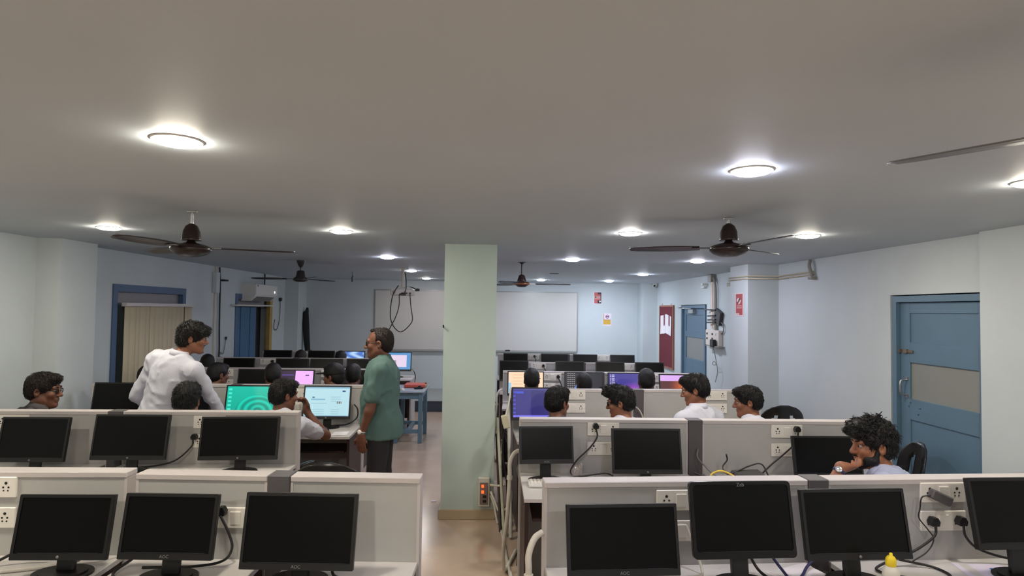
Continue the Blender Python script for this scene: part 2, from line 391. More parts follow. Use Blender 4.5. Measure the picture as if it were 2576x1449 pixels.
# hook plate, hanging hook
tag(O('hook_plate', MB().lathe([(.075, -.0005), (.075, -.006), (.06, -.009), (0, -.009)], 24, (1.03, 9.61, ZC)), M_FANBL), 'thin dark round plate on the ceiling beyond the copper-banded fan', 'ceiling plate')
hk = MB(); hk.tube(spline([(0, 0, 0), (0, 0, -.06), (.015, 0, -.075)], 4), .005); hk.box((.0, 0, -.12), (.022, .022, .09), None, .004)
tag(O('ceiling_hook', hk, M_FANBL, None, (-2.19, 10.0, ZC)), 'small dark hook hanging from the ceiling left of the projector', 'hook')

# ------------------------------------------------------------------ workstations
def switch_plate(parent, x, z, kind, w_=.215, h_=.088, y=-.0, two=True):
    p = O('switch_plate', MB().box((0, -.005, 0), (w_, .012, h_), None, .003), M_PLATE, parent, (x, y, z))
    def sock(cx):
        hb = MB()
        for (dx, dz, r) in ((0, .018, .0062), (-.011, .0, .0042), (.011, .0, .0042), (-.009, -.014, .0034), (.009, -.014, .0034)):
            hb.lathe([(r, 0), (r, .0012), (0, .0012)], 8, (cx + dx, -.011, dz), RX(PI / 2))
        O('socket', hb, M_HOLE, p)
    if kind != 's': sock(-w_ * .3)
    if two: sock(w_ * .3)
    O('rocker', MB().box((0, -.0125, 0), (.046, .006, .056), RX(.06), .0015), M_PLATE, p)
    return p
WS = {}
def workstation(key, label, xa, y, rz, halves, posts, plates, end_lo=None):
    """halves: world x ranges; xa: x of the aisle end; parts are children."""
    t = thing('workstation', label, 'workstation', (xa, y, 0), rz, 'partitioned computer desks')
    WS[key] = t; D = .575
    for (a, b) in halves:
        a -= xa; b -= xa
        O('panel', MB().span((a + .012, 0, .03), (b - .012, .07, 1.085)), M_PANEL, t)
        O('top_cap', MB().span((a, -.006, 1.085), (b, .078, 1.11), .003), M_CAP, t)
        for e0, e1 in ((a, a + .012), (b - .012, b)): O('end_trim', MB().span((e0, -.003, .03), (e1, .074, 1.085)), M_CAP, t)
        O('desktop', MB().span((a + .006, -D, .728), (b - .006, -.001, .752), .002), M_DESK, t)
        O('edge_band', MB().span((a + .005, -D - .004, .73), (b - .005, -D, .75)), M_CAP, t)
        for e0, e1 in ((a + .012, a + .034), (b - .034, b - .012)):
            O('side_panel', MB().span((e0, -D + .04, .0), (e1, -.002, .727)), M_MAROON, t)
        O('keyboard_tray', MB().span((a + .06, -D + .06, .6), (b - .06, -.2, .616)), M_MAROON, t)
    for (a, b) in posts:
        O('post', MB().span((a - xa + .002, -.012, .0), (b - xa - .002, .084, 1.112), .003), M_POST, t)
    for q in plates: switch_plate(t, q[0] - xa, q[1], q[2], two=(len(q) < 4))
    return t
PZ = (1.045, .915)
def pl(x, z=PZ, k='n'): return [(x, z[0], k), (x, z[1], k)]
workstation('R1', 'nearest right-hand computer desk with grey partition, glue bottle standing on it', .252, 2.64, .045, [(.252, 1.42), (1.515, 2.75)], [(1.42, 1.515)], pl(.845, (1.03, .9)) + pl(2.05, (1.05, .925)))
workstation('R2', 'second right-hand computer desk with grey partition, yellow cable on its top', .225, 4.17, -.008, [(.225, 1.367), (1.467, 2.58)], [(1.367, 1.467)], pl(.79) + pl(2.045, (1.04, .915)))
workstation('R3', 'third right-hand computer desk, greenish-grey partition in front of the row of white-shirted students', .238, 5.71, .03, [(.238, 1.372), (1.47, 2.6)], [(1.372, 1.47)], pl(.81, (1.06, .94)) + pl(2.16, (1.06, .94)))
workstation('R4', 'fourth right-hand computer desk, the one with four lit monitors', .19, 7.39, -.045, [(.19, 1.303), (1.402, 2.45)], [(1.303, 1.402)], pl(.78, (1.05, .93)) + pl(1.96, (1.05, .93)))
workstation('R5', 'fifth right-hand computer desk with four black monitors, second from the whiteboard', .178, 8.69, -.03, [(.178, 1.28), (1.387, 2.44)], [(1.28, 1.387)], pl(.72, (1.06, .94)) + pl(1.96, (1.06, .94)))
workstation('R6', 'farthest right-hand computer desk, right below the whiteboard', .175, 10.33, -.05, [(.175, 1.282), (1.38, 2.44)], [(1.282, 1.38)], pl(.76, (1.06, .94)) + pl(1.93, (1.06, .94)))
workstation('L1', 'nearest left-hand computer desk beside the aisle, empty panel at its right end', -.28, 2.70, -.045, [(-.84, -.28), (-1.51, -.94)], [(-.94, -.84)], [(-1.07, .93, 's')])
workstation('L1a', 'nearest left-hand computer desk cut by the left edge of the photo', -1.56, 2.78, .0, [(-2.7, -1.56)], [], [(-2.13, 1.045, 'n'), (-2.13, .915, 'n')])
workstation('L2', 'second left-hand computer desk with three black monitors and a dark post at left', -1.305, 4.36, .015, [(-2.48, -1.305), (-3.72, -2.58)], [(-2.58, -2.48)], pl(-1.9, (1.04, .91)) + pl(-3.2, (1.04, .91)))
workstation('L3', 'third left-hand computer desk with the green and the white lit monitors', -1.155, 5.87, .015, [(-2.28, -1.155), (-3.62, -2.378)], [(-2.378, -2.28)], pl(-1.76, (1.035, .91)) + pl(-2.95, (1.035, .91)))
workstation('L4', 'fourth left-hand computer desk with the pink lit monitor', -1.385, 7.43, 0, [(-2.45, -1.385), (-3.72, -2.566)], [(-2.566, -2.45)], pl(-1.86, (1.055, .93)) + pl(-3.1, (1.055, .93)))
workstation('L5', 'fifth left-hand computer desk with four black monitors, two of them touching', -1.64, 8.98, .03, [(-2.68, -1.64), (-3.84, -2.78)], [(-2.78, -2.68)], pl(-3.12, (1.055, .93)))
workstation('L6', 'farthest left-hand computer desk near the black bag in the corner', -1.8, 10.3, 0, [(-2.405, -1.8), (-3.68, -2.495)], [(-2.495, -2.405)], pl(-3.03, (1.055, .93)))
def on_desk(key, x, dy, z=.752):
    """world point on a workstation's desktop: world x, dy in front of the panel."""
    t = WS[key]; lx = x - t.location.x; r = t.rotation_euler.z
    return (t.location.x + lx * math.cos(r) + dy * math.sin(r), t.location.y + lx * math.sin(r) - dy * math.cos(r), z)

# ------------------------------------------------------------------ monitors
def screen_mesh(w_, h_, fn, nx=72, ny=42):
    vs = [(-w_ / 2 + w_ * i / nx, 0, -h_ / 2 + h_ * j / ny) for j in range(ny + 1) for i in range(nx + 1)]
    fs = [(j * (nx + 1) + i, j * (nx + 1) + i + 1, (j + 1) * (nx + 1) + i + 1, (j + 1) * (nx + 1) + i) for j in range(ny) for i in range(nx)]
    me = bpy.data.meshes.new('screen'); me.from_pydata(vs, [], fs)
    at = me.color_attributes.new('Col', 'FLOAT_COLOR', 'CORNER'); data = []
    for j in range(ny):
        for i in range(nx):
            c = lin(*fn((i + .5) / nx, (j + .5) / ny)); data += list(c) * 4
    at.data.foreach_set('color', data); me.update(); return me
def inr(u, v, a, b, c, d): return a <= u <= b and c <= v <= d
def scr_green(u, v):
    x, y = (u - .62) * 1.7, (v - .12); r = math.hypot(x, y * 1.3); a = math.atan2(y, x)
    k = math.sin(r * 26 + a * 1.5) if r < .72 else 0
    b = .86 + .16 * k - .25 * max(0, .3 - r) + .1 * (v - .5)
    if u < .1 and (int(v * 14) % 2 == 0) and u > .03: return (70, 225, 200)
    return (int(20 * b), int(205 * b), int(178 * b))
def scr_web(u, v):
    base = (186, 226, 236)
    if v > .95: return (128, 178, 205)
    if v < .035: return (120, 170, 198)
    if inr(u, v, .84, .9, .83, .87): return (40, 74, 130)
    if inr(u, v, .14, .46, .55, .6): return (134, 186, 210)
    if inr(u, v, .16, .22, .63, .655): return (90, 130, 160)
    if inr(u, v, .72, .83, .42, .49): return (110, 120, 128) if int(u * 60) % 3 else (214, 220, 220)
    if v < .92 and (int(v * 42) % 3 == 0) and (.14 < u < .5 and v < .5 and v > .38 or .58 < u < .8 and v > .5 and v < .68 or .12 < u < .44 and v < .24 or .6 < u < .78 and v < .26): return (156, 204, 220)
    return base
def scr_pink(u, v):
    if u < .46: return (44, 26, 58) if not inr(u, v, .06, .4, .76, .8) else (92, 66, 150)
    if inr(u, v, .76, .88, .75, .8): return (110, 80, 130)
    return (236, 178, 255)
def scr_photo(u, v):
    if inr(u, v, .2, .75, 0, .55): return (26, 30, 60)
    k = .5 + .5 * math.sin(u * 11 + 2 * math.sin(v * 9)); return (int(70 + 110 * k), int(110 + 100 * k), int(190 + 60 * k))
def scr_peach(u, v):
    if u < .09: return (150, 190, 220) if v < .5 else (240, 205, 180)
    if inr(u, v, .84, .93, .68, .74): return (96, 60, 110)
    if inr(u, v, .12, .4, .2, .9) and int(v * 42) % 6 == 0: return (214, 168, 140)
    return (252, 206, 172)
def scr_swirl(u, v):
    if u < .25 and u > .03: return (150, 146, 150) if (int(u * 36) % 2 == 0 and int(v * 21) % 2 == 0) else (16, 15, 20)
    x, y = u - .55, v - .25; r = math.hypot(x * 1.6, y)
    if .32 < r < .46 and y > -.1 and u < .68: return (50, 110, 235) if r < .39 else (96, 160, 255)
    return (18, 20, 34)
def scr_purple(u, v):
    if .04 < u < .2 and int(u * 42) % 2 == 0 and int(v * 24) % 2 == 0: return (205, 205, 225)
    d = math.hypot(u - .75, v - .15); g = max(0, 1 - d / .5); return (int(52 + 150 * g), int(46 + 20 * g), int(140 + 60 * g))
def scr_sunset(u, v):
    if v > .72: return (214, 168, 238)
    g = max(0, 1 - math.hypot(u - .85, v - .45) / .6); return (int(80 + 170 * g), int(34 + 90 * g), int(38 + 10 * g))
def scr_code(u, v):
    if v > .95: return (70, 68, 140)
    if v < .07: return (120, 112, 230)
    if u < .05: return (70, 84, 190) if int(v * 21) % 3 == 0 else (54, 50, 128)
    if inr(u, v, .05, .24, .84, .9): return (64, 84, 210)
    return (52, 47, 124) if u < .4 else (44, 40, 108)
def scr_teacher(u, v):
    if inr(u, v, .1, .86, .14, .86):
        if inr(u, v, .1, .5, .14, .55): return (150, 142, 150)
        return (232, 214, 238)
    return (88, 150, 205)
MON = {}
def make_monitor(w_, h_, scr=None, logo=None, logo_top=False, style='flat', estr=1.0, lift=0):
    key = (round(w_, 3), round(h_, 3), scr.__name__ if scr else None, logo, style, lift)
    if key in MON: return MON[key], True
    t = thing('computer_monitor', 'x', 'monitor'); MON[key] = t
    rn = .016 if style == 'round' else .004
    def rrect(a, b, r, n=4):
        out = []
        for cx, cy, a0 in ((a - r, b - r, 0), (-a + r, b - r, 90), (-a + r, -b + r, 180), (a - r, -b + r, 270)):
            for k in range(n + 1):
                q = math.radians(a0 + 90 * k / n); out.append((cx + r * math.cos(q), cy + r * math.sin(q)))
        return out
    tilt = RX(math.radians(-12)); zc = h_ / 2 + .065 + lift
    C = Vector((0, 0, zc)); M3 = tilt @ RX(PI / 2)          # local xy -> panel plane, +z -> towards the viewer (-y)
    O('housing', MB().prism(rrect(w_ / 2, h_ / 2, rn), -.018, .0, M3, C).prism(rrect(w_ * .36, h_ * .33, .02), -.042, -.018, M3, C), M_BLACKPL, t)
    bz = .013; chin = .026
    fr = MB(); o_ = rrect(w_ / 2, h_ / 2, rn); i_ = [(x * (w_ / 2 - bz) / (w_ / 2), (y if y > 0 else y) * ((h_ / 2 - (bz if y > 0 else chin)) / (h_ / 2))) for x, y in o_]
    n = len(o_); vs = [C + M3 @ Vector((x, y, .0)) for x, y in o_] + [C + M3 @ Vector((x * .994, y * .994, .004)) for x, y in o_] + [C + M3 @ Vector((x, y, .004)) for x, y in i_] + [C + M3 @ Vector((x, y, .0005)) for x, y in i_]
    fs = []
    for k in range(3): fs += [(k * n + i, k * n + (i + 1) % n, (k + 1) * n + (i + 1) % n, (k + 1) * n + i) for i in range(n)]
    O('bezel', fr.add(vs, fs), M_BLACKGL if style == 'round' else M_BLACKPL, t)
    sw, sh = w_ - 2 * bz, h_ - bz - chin; sc = C + M3 @ Vector((0, (chin - bz) / 2, .001))
    if scr:
        me = screen_mesh(sw, sh, scr); me.materials.append(color_attr_mat('screen_' + scr.__name__[4:], estr, .3))
        so = O('screen', me, None, t, sc, (math.radians(-12), 0, 0)); so['label'] = 'lit screen'
    else:
        O('screen', MB().add([(-sw / 2, 0, -sh / 2), (sw / 2, 0, -sh / 2), (sw / 2, 0, sh / 2), (-sw / 2, 0, sh / 2)], [(0, 1, 2, 3)]), M_SCREEN, t, sc, (math.radians(-12), 0, 0))
    st = MB(); st.box(C + M3 @ Vector((0, -h_ / 2 + chin + .002, .0045)), (w_ - .06, .0016, .0016), tilt); O('trim_line', st, mat('trim_line', (70, 70, 74), .25, metal=.6), t)
    if logo:
        lm = text_mesh(logo, .017 if not logo_top else .02); ly = (-h_ / 2 + chin * .5) if not logo_top else h_ / 2 - .014
        lp = C + M3 @ Vector((0, ly, .0045)); O('logo', lm, M_SILVER, t, lp, (math.radians(78), 0, 0))
    else:
        O('logo', MB().lathe([(.006, 0), (.006, .0008), (0, .0008)], 14, C + M3 @ Vector((0, -h_ / 2 + chin * .5, .0045)), M3), M_SILVER, t)
    nk = MB(); top = C + M3 @ Vector((0, -h_ * .3, -.03)); nk.box(((top.x), (top.y + .03) / 2 + .012, (top.z + .01) / 2), (.07, .028, top.z), RX(-.12), .006)
    O('neck', nk, M_BLACKPL, t)
    ft = MB(); pts = [(.115 * math.cos(2 * PI * k / 28), .082 * math.sin(2 * PI * k / 28)) for k in range(28)]
    ft.prism(pts, 0, .008); ft.prism([(x * .8, y * .8) for x, y in pts], .008, .014); O('foot', ft, M_BLACKPL, t, (0, .01, 0))
    return t, False
MG = 'monitors on the desk rows'
def monitor(key, x0, x1, ztop, label, scr=None, logo=None, h=None, style='flat', dy=.2, rz=0, logo_top=False, estr=1.0):
    w_ = round((x1 - x0) * 40) / 40.0; h_ = h or round(w_ * .625 * 100) / 100
    lift = max(-.03, round((ztop - .752 - .065 - h_ * .98) / .015) * .015)
    t, used = make_monitor(w_, h_, scr, logo, logo_top, style, estr, lift)
    loc = on_desk(key, (x0 + x1) / 2, dy)
    if used: return copy_thing(t, loc, WS[key].rotation_euler.z + rz, label, MG)
    t.location = loc; t.rotation_euler = (0, 0, WS[key].rotation_euler.z + rz); t['label'] = label; t['group'] = MG
    return t
monitor('R1', .32, .76, 1.07, 'black monitor left of the rounded one on the nearest right desk', None, 'AOC', .27)
monitor('R1', .82, 1.24, 1.15, 'glossy black monitor with rounded corners and silver Z mark at its top edge', None, 'Zeb', .295, 'round', logo_top=True)
monitor('R1', 1.29, 1.73, 1.12, 'black monitor behind the yellow-capped glue bottle', None, None, .275)
monitor('R1', 2.02, 2.47, 1.15, 'black monitor cut by the right edge of the photo', None, None, .285)
monitor('L1a', -1.88, -1.51, 1.06, 'black monitor at the far left of the nearest left desk row', None, None, .25)
monitor('L1', -1.445, -1.06, 1.07, 'black monitor beside the white double switch plate, nearest left row', None, 'AOC', .25)
monitor('L1', -.955, -.505, 1.09, 'large black monitor in front of the dark post at the aisle end, nearest left row', None, 'AOC', .29)
monitor('L2', -3.14, -2.72, 1.1, 'black monitor cut by the left edge, second left row', None, None, .285)
monitor('L2', -2.56, -2.08, 1.11, 'black monitor in the middle of the second left row', None, None, .29)
monitor('L2', -1.87, -1.38, 1.1, 'black monitor at the aisle end of the second left row', None, None, .28, rz=.05)
monitor('R2', .22, .56, 1.09, 'small black monitor with a plastic bag behind its foot, second right row', None, 'AOC', .235, rz=.08)
monitor('R2', .815, 1.26, 1.08, 'wide black monitor next to the dark post, second right row', None, None, .285)
monitor('R2', 2.0, 2.44, 1.04, 'black monitor partly behind the bearded student', None, None, .26)
monitor('L3', -3.5, -3.04, 1.14, 'black monitor beside the left wall, third left row', None, None, .285)
monitor('L3', -2.92, -2.47, 1.1, 'black monitor hidden by the standing white-shirted student', None, None, .28)
monitor('L3', -2.34, -1.9, 1.12, 'monitor with a bright teal swirl on screen', scr_green, None, .285)
monitor('L3', -1.66, -1.23, 1.12, 'monitor showing a pale blue web page', scr_web, None, .30, estr=.9)
monitor('R3', .22, .64, 1.14, 'monitor showing a dark violet-blue screen, third right row', scr_code, None, .29)
monitor('L4', -2.87, -2.46, 1.12, 'black monitor left of the pink one', None, None, .275)
monitor('L4', -2.4, -1.99, 1.11, 'monitor with a glowing pink page', scr_pink, None, .27)
monitor('L4', -1.8, -1.38, 1.12, 'black monitor behind the capped student, fourth left row', None, None, .275)
monitor('R4', .25, .67, 1.13, 'monitor showing a peach coloured document', scr_peach, None, .285, estr=1.1)
monitor('R4', .91, 1.36, 1.13, 'monitor with icon rows and a blue ribbon on black', scr_swirl, None, .285)
monitor('R4', 1.41, 1.82, 1.13, 'monitor with white icons on a purple desktop', scr_purple, None, .285)
monitor('R4', 2.01, 2.41, 1.12, 'monitor with an orange sunset under a lilac bar', scr_sunset, None, .275)
for i, (a, b) in enumerate([(-3.67, -3.24), (-2.95, -2.51), (-2.48, -2.04), (-1.98, -1.56)]): monitor('L5', a, b, 1.12, ['leftmost', 'second', 'third', 'rightmost'][i] + ' black monitor in the fifth left row', None, None, .275)
for i, (a, b) in enumerate([(.18, .57), (.94, 1.35), (1.5, 1.9), (2.04, 2.45)]): monitor('R5', a, b, 1.14, ['leftmost', 'second', 'third', 'rightmost'][i] + ' black monitor in the fifth right row', None, None, .285)
for i, (a, b) in enumerate([(-3.61, -3.15), (-2.9, -2.47)]): monitor('L6', a, b, 1.13, ['black monitor nearest the blue shutters, farthest left row', 'black monitor right of the white switch plate, farthest left row'][i], None, None, .28)
monitor('L6', -2.41, -1.98, 1.13, 'monitor with a bluish photograph, farthest left row', scr_photo, None, .28)
for i, (a, b) in enumerate([(.27, .68), (.89, 1.34), (1.41, 1.82), (2.02, 2.43)]): monitor('R6', a, b, 1.12, ['leftmost', 'second', 'third', 'rightmost'][i] + ' black monitor in the farthest right row, below the whiteboard', None, None, .27)

# ------------------------------------------------------------------ chairs
def make_chair():
    t = thing('plastic_armchair', 'x', 'chair', group='black plastic armchairs')
    m = mat('black_chair', (26, 24, 25), .25, spec=.6)
    # backrest: curved shell with two slots, stands at -y
    N, K = 22, 16; vs = []; keep = []
    def P(u, v):
        hw = .25 * (1 - .06 * v) * (1 if v < .55 else math.sqrt(max(.03, 1 - ((v - .55) / .455) ** 2.4)))
        x = u * hw; y = -.2 - .1 * v - .06 * (1 - (x / .25) ** 2) + .03 * v * v; return (x, y, .45 + .43 * v)
    for off in (0, .012):
        for j in range(K + 1):
            for i in range(N + 1):
                x, y, z = P(-1 + 2 * i / N, j / K); vs.append((x, y + off, z))
    n1 = (N + 1) * (K + 1); ok = {}
    for j in range(K):
        for i in range(N):
            u = -1 + 2 * (i + .5) / N; v = (j + .5) / K
            ok[i, j] = not (.3 < abs(u) < .52 and .12 < v < .78 - .5 * (abs(u) - .3))
    fs = []; id_ = lambda i, j: j * (N + 1) + i
    for (i, j), k in ok.items():
        if not k: continue
        a, b, c, d = id_(i, j), id_(i + 1, j), id_(i + 1, j + 1), id_(i, j + 1)
        fs += [(a, b, c, d), (d + n1, c + n1, b + n1, a + n1)]
        for (di, dj, e0, e1) in ((0, -1, a, b), (1, 0, b, c), (0, 1, c, d), (-1, 0, d, a)):
            if not ok.get((i + di, j + dj), False): fs.append((e1, e0, e0 + n1, e1 + n1))
    O('backrest', MB().add(vs, fs, True), m, t)
    s = MB(); pts = [(-.21, -.2), (.21, -.2), (.23, .1), (.21, .21), (.15, .235), (-.15, .235), (-.21, .21), (-.23, .1)]
    s.prism(pts, .42, .435); s.prism([(x * .97, y * .97) for x, y in pts], .4, .42); O('seat', s, m, t)
    for sx in (-1, 1):
        for (y0, y1) in ((.19, .23), (-.2, -.27)):
            l = MB(); l.tube([(sx * .2, y0, .42), (sx * .235, y1, .0)], [.026, .02], 8); O('leg', l, m, t)
        a = MB(); a.tube(spline([(sx * .235, -.24, .62), (sx * .265, -.1, .645), (sx * .27, .1, .64), (sx * .265, .19, .61), (sx * .245, .2, .5), (sx * .22, .19, .42)], 5), .019, 8); O('armrest', a, m, t)
    return t
CHAIR = make_chair(); CH_USED = [False]
def chair(x, y, rz, label):
    if not CH_USED[0]:
        CH_USED[0] = True; CHAIR.location = (x, y, 0); CHAIR.rotation_euler = (0, 0, rz); CHAIR['label'] = label; return CHAIR
    return copy_thing(CHAIR, (x, y, 0), rz, label)

# ------------------------------------------------------------------ people: signed-distance bodies meshed with surface nets
def V(*a): return np.array(a, float)
def rc(a, b, r1, r2=None, k=.02, op='u'): return (op, 'rc', (np.array(a, float), np.array(b, float), r1, r1 if r2 is None else r2), k)
def el(c, r, R=None, k=.02, op='u'): return (op, 'el', (np.array(c, float), np.array(r, float), np.eye(3) if R is None else np.array(R, float)), k)
def cut(p, n): return ('c', 'pl', (np.array(p, float), np.array(n, float)), 0)
def prim_d(kind, a, X, Y, Z):
    if kind == 'rc':
        A, B, r1, r2 = a; d = B - A; L = max(d @ d, 1e-9)
        px, py, pz = X - A[0], Y - A[1], Z - A[2]; h = np.clip((px * d[0] + py * d[1] + pz * d[2]) / L, 0, 1)
        return np.sqrt((px - h * d[0]) ** 2 + (py - h * d[1]) ** 2 + (pz - h * d[2]) ** 2) - (r1 + (r2 - r1) * h)
    if kind == 'el':
        C, r, R = a; p = (X - C[0], Y - C[1], Z - C[2])
        q = [R[0][i] * p[0] + R[1][i] * p[1] + R[2][i] * p[2] for i in range(3)]
        k0 = np.sqrt(sum((q[i] / r[i]) ** 2 for i in range(3))); k1 = np.sqrt(sum((q[i] / r[i] ** 2) ** 2 for i in range(3)))
        return k0 * (k0 - 1) / np.maximum(k1, 1e-6)
    P0, n = a; return (X - P0[0]) * n[0] + (Y - P0[1]) * n[1] + (Z - P0[2]) * n[2]
def prim_bb(kind, a):
    if kind == 'rc': return np.minimum(a[0] - a[2], a[1] - a[3]), np.maximum(a[0] + a[2], a[1] + a[3])
    e = np.abs(a[2]) @ a[1]; return a[0] - e, a[0] + e
def axis(lo, hi, hc, fines):
    x = [lo]
    while x[-1] < hi:
        h = hc
        for (a, b, hf) in fines:
            if a - hc <= x[-1] <= b: h = min(h, hf)
        x.append(x[-1] + h)
    return np.array(x)
def noise3(X, Y, Z, f, seed):
    r = np.random.default_rng(abs(seed)); out = 0
    if seed < 0: n = noise3(X, Y, Z, f, -seed); return np.maximum(0, 1 - 3.5 * np.abs(n)) ** 1.5   # sharp ridges: cloth folds
    for i in range(5):
        d = r.normal(size=3); d /= np.linalg.norm(d); e = r.normal(size=3); ph = r.uniform(0, 6.28, 2); s = f * r.uniform(.7, 1.6)
        out = out + np.sin(s * (X * d[0] + Y * d[1] + Z * d[2]) + ph[0] + 1.3 * np.sin(s * .6 * (X * e[0] + Y * e[1] + Z * e[2]) + ph[1]))
    return out / 5
def sdf_mesh(name, ops, hc, fines=(), noise=()):
    """ops in order: 'u' smooth union, 's' smooth subtract, 'c' keep the negative side of a plane, 'noise' tuples added last."""
    lo = np.full(3, 1e9); hi = -lo
    for o in ops:
        if o[0] == 'u': a, b = prim_bb(o[1], o[2]); lo = np.minimum(lo, a); hi = np.maximum(hi, b)
    lo -= .03; hi += .03
    ax = [axis(lo[i], hi[i], hc, [(c[i] - s, c[i] + s, h) for (c, s, h) in fines]) for i in range(3)]
    F = np.full([len(a) for a in ax], .2, np.float32)
    for o in ops:
        op, kind, a, k = o
        if op == 'c': continue
        b0, b1 = prim_bb(kind, a); pad = max(k, .01) * 1.5 + 2.5 * hc
        sl = []
        for i in range(3):
            i0 = max(0, int(np.searchsorted(ax[i], b0[i] - pad)) - 1); i1 = min(len(ax[i]), int(np.searchsorted(ax[i], b1[i] + pad)) + 1); sl.append(slice(i0, i1))
        X, Y, Z = np.meshgrid(ax[0][sl[0]], ax[1][sl[1]], ax[2][sl[2]], indexing='ij', sparse=True)
        d = prim_d(kind, a, X, Y, Z).astype(np.float32); S = F[tuple(sl)]
        if op == 'u':
            if k > 0: h = np.clip(.5 + .5 * (S - d) / k, 0, 1); F[tuple(sl)] = S + (d - S) * h - k * h * (1 - h)
            else: F[tuple(sl)] = np.minimum(S, d)
        else:
            if k > 0: h = np.clip(.5 - .5 * (S + d) / k, 0, 1); F[tuple(sl)] = S + (-d - S) * h + k * h * (1 - h)
            else: F[tuple(sl)] = np.maximum(S, -d)
    if len(noise):
        X, Y, Z = np.meshgrid(*ax, indexing='ij', sparse=True)
        for (amp, f, seed) in noise: F = F + (amp * noise3(X, Y, Z, f, seed)).astype(np.float32)
    X, Y, Z = np.meshgrid(*ax, indexing='ij', sparse=True)
    for o in ops:
        if o[0] == 'c': F = np.maximum(F, prim_d('pl', o[2], X, Y, Z).astype(np.float32))
    F[0] = F[-1] = .1; F[:, 0] = F[:, -1] = .1; F[:, :, 0] = F[:, :, -1] = .1
    I = F < 0; nx, ny, nz = F.shape
    c8 = [I[dx:nx - 1 + dx, dy:ny - 1 + dy, dz:nz - 1 + dz] for dx in (0, 1) for dy in (0, 1) for dz in (0, 1)]
    s = sum(c.astype(np.int8) for c in c8); act = np.argwhere((s > 0) & (s < 8)); M = len(act)
    vid = np.full((nx - 1, ny - 1, nz - 1), -1, np.int64); vid[act[:, 0], act[:, 1], act[:, 2]] = np.arange(M)
    cor = [(dx, dy, dz) for dx in (0, 1) for dy in (0, 1) for dz in (0, 1)]
    val = np.stack([F[act[:, 0] + c[0], act[:, 1] + c[1], act[:, 2] + c[2]] for c in cor], 1)
    pos = np.stack([np.stack([ax[0][act[:, 0] + c[0]], ax[1][act[:, 1] + c[1]], ax[2][act[:, 2] + c[2]]], 1) for c in cor], 1)
    acc = np.zeros((M, 3)); cnt = np.zeros(M)
    for i in range(8):
        for j in range(i + 1, 8):
            if sum(abs(cor[i][q] - cor[j][q]) for q in range(3)) != 1: continue
            a, b = val[:, i], val[:, j]; m = (a < 0) != (b < 0); t = np.where(m, a / np.where(m, a - b, 1), 0)
            acc += np.where(m[:, None], pos[:, i] + (pos[:, j] - pos[:, i]) * t[:, None], 0); cnt += m
    verts = acc / cnt[:, None]; faces = []
    for axis_ in range(3):
        sh = [nx, ny, nz]; sl0 = [slice(0, n_) for n_ in sh]; sl1 = list(sl0); sl0[axis_] = slice(0, sh[axis_] - 1); sl1[axis_] = slice(1, sh[axis_])
        A, B = I[tuple(sl0)], I[tuple(sl1)]; e = np.argwhere(A != B); u, v = (axis_ + 1) % 3, (axis_ + 2) % 3
        e = e[(e[:, u] > 0) & (e[:, v] > 0) & (e[:, u] < sh[u] - 1) & (e[:, v] < sh[v] - 1)]
        if not len(e): continue
        def cell(du, dv):
            q = e.copy(); q[:, u] += du; q[:, v] += dv; return vid[q[:, 0], q[:, 1], q[:, 2]]
        q = np.stack([cell(-1, -1), cell(0, -1), cell(0, 0), cell(-1, 0)], 1)
        flip = ~A[e[:, 0], e[:, 1], e[:, 2]]; q[flip] = q[flip][:, ::-1]; faces.append(q)
    faces = np.concatenate(faces); me = bpy.data.meshes.new(name)
    me.vertices.add(len(verts)); me.vertices.foreach_set('co', verts.astype(np.float32).ravel())
    me.loops.add(faces.size); me.loops.foreach_set('vertex_index', faces.astype(np.int32).ravel())
    me.polygons.add(len(faces)); me.polygons.foreach_set('loop_start', np.arange(0, faces.size, 4, dtype=np.int32))
    me.polygons.foreach_set('use_smooth', np.ones(len(faces), bool)); me.update(calc_edges=True); me.validate(); return me

M_SKIN = [mat('skin_warm', (150, 96, 68), .5, var=.06, vscale=20), mat('skin_dark', (112, 70, 52), .5, var=.06, vscale=20), mat('skin_mid', (134, 84, 60), .5, var=.06, vscale=20)]
M_HAIR = mat('hair_black', (20, 17, 17), .45, spec=.35, var=.35, vscale=60, bump=.5, bscale=180)
M_HAIRB = mat('hair_brown', (32, 24, 22), .5, spec=.3, var=.3, vscale=60, bump=.5, bscale=180)
M_SHIRT = mat('shirt_white', (200, 200, 212), .8, var=.02, bump=.5, bscale=11)
M_SHIRTB = mat('shirt_pale_blue', (180, 186, 214), .8, var=.03, bump=.5, bscale=11)
M_TEAL = mat('polo_teal', (84, 112, 108), .85, var=.04, bump=.4, bscale=12)
M_GREYSH = mat('shirt_grey', (70, 66, 70), .85, bump=.2, bscale=18)
M_PANTS = mat('trousers_dark', (34, 32, 36), .8, bump=.15, bscale=20)
M_EYEW = mat('eye_white', (170, 160, 152), .35); M_EYEB = mat('eye_iris', (30, 20, 16), .2)
M_LENS = mat('lens', (40, 42, 46), .1, alpha=.35)

